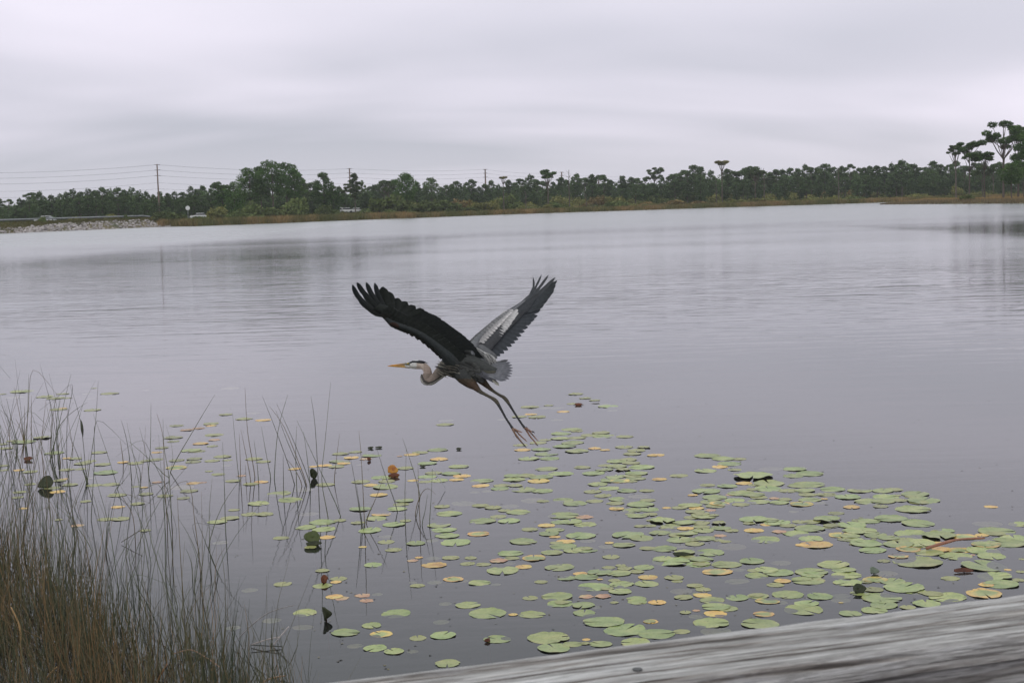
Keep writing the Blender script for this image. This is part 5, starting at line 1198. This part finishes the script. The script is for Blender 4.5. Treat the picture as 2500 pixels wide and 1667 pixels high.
# under coverts and upper coverts, rows
for row, (fr_, wpx, col, lay) in enumerate([(.62, 26, VB, -.002), (.42, 26, VB, -.005), (.24, 24, (.04, .04, .036), -.008)]):
    for i in range(20):
        f_ = i/19; 
        lx = np.interp(f_, np.linspace(0, 1, 10), [p[0] for p in nlead[:10]][::-1]); ly = np.interp(f_, np.linspace(0, 1, 10), [p[1] for p in nlead[:10]][::-1])
        tx = np.interp(f_, np.linspace(0, 1, 10), [960, 985, 1012, 1036, 1066, 1096, 1120, 1149, 1172, 1190]); ty = np.interp(f_, np.linspace(0, 1, 10), [722, 740, 752, 764, 780, 799, 818, 842, 868, 893])
        s0 = max(0.02, fr_-.34)
        for sd_ in (0, 1):
            LY = (lay if sd_ == 0 else .045-lay*.6)
            c_ = col if sd_ == 0 else (GY if row else (.30, .29, .29))
            me = feather_mesh(P_n(lx+(tx-lx)*s0, ly+(ty-ly)*s0, LY), P_n(lx+(tx-lx)*fr_, ly+(ty-ly)*fr_, LY), wpx*PXM, -NV if sd_ == 0 else NV, c_, [x*.85 for x in c_], 0, 0, name='covert_feather', seg_=5)
            add(nw, me, 'covert_feather')
# far wing, seen from above
flead = [(1140, 872), (1146, 832), (1160, 818), (1182, 800), (1199, 786), (1215, 773), (1231, 762), (1245, 753.5), (1258, 746), (1272, 736.5), (1290, 720)]
finn = [(1190, 886), (1190, 866), (1205, 846), (1218, 832), (1232, 815), (1244, 802), (1256, 790), (1268, 778), (1278, 766), (1290, 754), (1302, 738)]
fw = wing(dfar, flead, finn, 0, 0, (.07, .07, .075), SL, FV, 'pale-patched upper side of the far wing')
tips = [(1301, 676.8), (1322.2, 670), (1339.2, 671), (1355.5, 677), (1360, 684.4), (1356.6, 695), (1352.8, 706.5), (1345.2, 718), (1337.5, 729), (1328, 742)]
bas = [(1282, 740), (1280, 744), (1278, 747), (1276, 750), (1273, 752), (1270, 754), (1266, 756), (1262, 759), (1258, 762), (1254, 765)]
cts = [(1310, 708), (1305, 712), (1312, 711), (1322, 712), (1326, 712), (1322, 720), (1316, 728), (1308, 736), (1301, 745), (1293, 754)]
for i in range(10):
    c_ = P_f(cts[i][0], cts[i][1], .002*(i % 2))
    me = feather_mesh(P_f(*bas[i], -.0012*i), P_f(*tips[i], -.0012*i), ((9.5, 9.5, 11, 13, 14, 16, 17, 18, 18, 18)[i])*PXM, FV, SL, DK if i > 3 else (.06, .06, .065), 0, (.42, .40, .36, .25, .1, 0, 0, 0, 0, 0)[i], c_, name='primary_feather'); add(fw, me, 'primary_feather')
ft_ = [(1320, 753), (1313, 767), (1306, 776), (1298, 784.5), (1290, 795), (1282, 805), (1274, 815), (1266.5, 824), (1259, 832), (1251, 840), (1242, 849), (1232.5, 857), (1223, 863), (1214, 869), (1205, 877)]
for i, (x, y) in enumerate(ft_):
    f_ = i/(len(ft_)-1); bx = np.interp(f_, [0, .5, 1], [1246, 1206, 1164]); by = np.interp(f_, [0, .5, 1], [768, 799, 838])
    me = feather_mesh(P_f(bx, by, -.014-.001*i), P_f(x, y, -.014-.001*i), 17*PXM, FV, SL, (.040, .044, .052), .03, 0, name='secondary_feather'); add(fw, me, 'secondary_feather')
for i, (x, y) in enumerate([(1214, 874), (1208, 882), (1204, 890), (1200, 897)]):          # tertials drape over the rump
    me = feather_mesh(P_f(1158+i*3, 836+i*8, .004), P_f(x, y, -.002), 20*PXM, FV, GY, (.12, .12, .125), .04, 0, name='tertial_feather'); add(fw, me, 'tertial_feather')
# primary coverts (dark), greater coverts (white patch), lesser coverts grey
for i in range(9):
    f_ = i/8; bx, by = 1282-32*f_, 738+24*f_; x, y = 1316-26*f_, 716+42*f_
    me = feather_mesh(P_f(bx, by, .006), P_f(x, y, .005), 11*PXM, FV, (.05, .052, .058), (.045, .047, .052), 0, 0, name='covert_feather', seg_=6); add(fw, me, 'covert_feather')
WT = [(1264, 758), (1265, 765), (1261, 771), (1257, 778), (1251, 785), (1249, 791), (1244, 797), (1240, 803), (1234, 809), (1229, 815), (1225, 821), (1219, 827), (1213, 834), (1207, 840), (1200, 846)]
for i, (x, y) in enumerate(WT):
    f_ = i/(len(WT)-1); bx = np.interp(f_, [0, .5, 1], [1226, 1196, 1166]); by = np.interp(f_, [0, .5, 1], [768, 792, 824])
    tone = np.interp(f_, [0, .6, 1], [1, .85, .5])
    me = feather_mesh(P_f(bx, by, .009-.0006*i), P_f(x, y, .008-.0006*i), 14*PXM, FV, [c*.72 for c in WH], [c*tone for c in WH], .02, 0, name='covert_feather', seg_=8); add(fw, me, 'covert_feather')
for row in range(3):
    for i in range(16):
        f_ = (i+.5*row)/16; lx = np.interp(f_, [0, .5, 1], [1243, 1199, 1150]); ly = np.interp(f_, [0, .5, 1], [757, 788, 832])
        tx = np.interp(f_, [0, .5, 1], [1258, 1232, 1196]); ty = np.interp(f_, [0, .5, 1], [766, 806, 852])
        s0, s1 = [(.20, .62), (.08, .45), (-.02, .30)][row]; col = [np.array((.74, .70, .69)), np.array((.50, .475, .475)), np.array((.24, .235, .24))][row]*random.uniform(.85, 1.1)*np.interp(f_, [0, .5, 1], [1.1, 1, .75])
        me = feather_mesh(P_f(lx+(tx-lx)*s0, ly+(ty-ly)*s0, .013+.003*row), P_f(lx+(tx-lx)*s1, ly+(ty-ly)*s1, .011+.003*row), 8.5*PXM, FV, list(col*.9), list(col), 0, 0, name='covert_feather', seg_=5); add(fw, me, 'covert_feather')
for i in range(14):        # inner grey shoulder (scapulars)
    f_ = i/13; me = feather_mesh(P_f(1146+f_*8, 842+f_*26, .012), P_f(1196-f_*4+(i % 3)*3, 858+f_*34, .008), 12*PXM, FV, (.17, .17, .18), (.15, .15, .155), .03, 0, name='scapular_feather', seg_=6); add(fw, me, 'scapular_feather')
# small contour feathers over flank and belly
random.seed(8)
for i in range(120):
    x = random.uniform(1094, 1176); y = random.uniform(872, 930); cyb = float(np.interp(x, [1086, 1100, 1120, 1140, 1160, 1178], [899, 893, 892, 895, 900, 904])); rb = float(np.interp(x, [1086, 1100, 1120, 1140, 1160, 1178], [20, 26, 31, 32, 29, 23]))
    v = (y-cyb)/rb
    if abs(v) > .93 or (y < 880): continue
    of = -rb*.78*PXM*math.sqrt(1-v*v)-.001; x2 = x+random.uniform(13, 20); y2 = y+random.uniform(1, 6); v2 = min(.95, abs((y2-cyb)/rb)); of2 = -rb*.78*PXM*math.sqrt(1-v2*v2)-.005
    tone = random.uniform(.035, .095); me = feather_mesh(q(x, y, of), q(x2, y2, of2), 7*PXM, -SIDE, (tone*.8, tone*.82, tone*.78), (tone*1.2, tone*1.2, tone*1.12), 0, 0, name='contour_feather', seg_=4); add(ob_body, me, 'contour_feather')
# tail fan
tail = empty('tail', (0, 0, 0)); bpy.data.objects.remove(tail)
mbt = MB(); mbt.tube([q(1170, 898), q(1195, 903), q(1212, 907)], [16*PXM, 12*PXM, 6*PXM], 10, True, .8, SIDE, col=(.13, .13, .14)); tail = mbt.build('tail', MAT['feather'], heron, OFF, True)
TT = [(1240, 879), (1246, 885), (1250, 891), (1251.5, 898), (1251.5, 905), (1250.5, 912), (1248, 919), (1243, 925), (1236, 929), (1228, 930)]
TN = Vector((.25, -.75, .6)).normalized()
for i, (x, y) in enumerate(TT):
    f_ = i/9; b_ = q(1186+2*(f_-.5), 893+f_*16, .07*(.5-f_)); t_ = pt(x, y, bd(x)+.10*(.5-f_)-.001*i) 
    me = feather_mesh(b_, t_, 9.2*PXM, TN, (.21, .21, .225), (.13, .13, .15) if i else (.05, .05, .055), 0, 0, name='tail_feather'); add(tail, me, 'tail_feather')
for i in range(26):       # under-tail and flank coverts
    f_ = i/25; b_ = q(1150+f_*28, 893+f_*8+(i % 3)*4, -.055); t_ = q(1192+f_*26, 912+f_*14+(i % 4)*3, -.035)
    me = feather_mesh(b_, t_, 6.5*PXM, TN, (.075, .075, .085), (.13, .13, .15), 0, 0, name='flank_feather', seg_=6); add(tail, me, 'flank_feather')
for i in range(6):
    me = feather_mesh(q(1200+i*2, 925, -.01*i), q(1214+i*2.4, 935+(i % 2)*4, -.01*i), 6*PXM, TN, (.30, .28, .24), (.38, .36, .30), 0, 0, name='vent_feather', seg_=5); add(tail, me, 'vent_feather')
# loose pale plumes over the rump, breast plumes
mb = MB(); random.seed(3)
for i in range(46):
    f_ = random.random(); x0, y0 = 1157+f_*26, 846+f_*30; x1, y1 = 1188+f_*30+random.uniform(-5, 16), 880+f_*22+random.uniform(-4, 8)
    a = P_n(x0, y0, .0)+Vector((0, .05, 0)); 
    a = pt(x0, y0, 9.97+.03*f_); c_ = pt(x1, y1, 9.95); md_ = (a+c_)/2+RT*random.uniform(.0, .03)+UP*random.uniform(.0, .022); cc_ = random.choice([(.62, .60, .58), (.5, .49, .47), (.33, .33, .32), (.2, .2, .2)])
    mb.tube(smoothline([a, md_, c_], 4), [.0017, .0019, .002, .002, .0019, .0017, .0014, .001, .0004], 4, True, col=cc_)
mb.build('back_plumes', MAT['feather'], heron, OFF, True)
mb = MB()
for i in range(40):
    f_ = random.random(); x0, y0 = 1070+f_*24+random.uniform(-3, 3), 878+f_*4+random.random()*32; x1 = x0+random.uniform(16, 40); y1 = y0+random.uniform(2, 12)
    if y0 > 920-(x0-1060)*.2: y0 -= 8
    dd = -.052*math.sin(math.pi*min(.95, max(.1, (y0-868)/60)))-.006
    a = q(x0, y0, dd*.75); c_ = q(x1, min(y1, 922), dd*1.08-.012); md_ = (a+c_)/2-SIDE*.008
    cc_ = random.choice([(.22, .20, .16), (.16, .15, .12), (.03, .03, .03), (.30, .28, .23), (.05, .05, .05)])
    mb.tube(smoothline([a, md_, c_], 3), [.0014, .002, .0024, .0024, .002, .0013, .0004], 4, True, col=cc_)
mb.build('breast_plumes', MAT['feather'], heron, OFF, True)
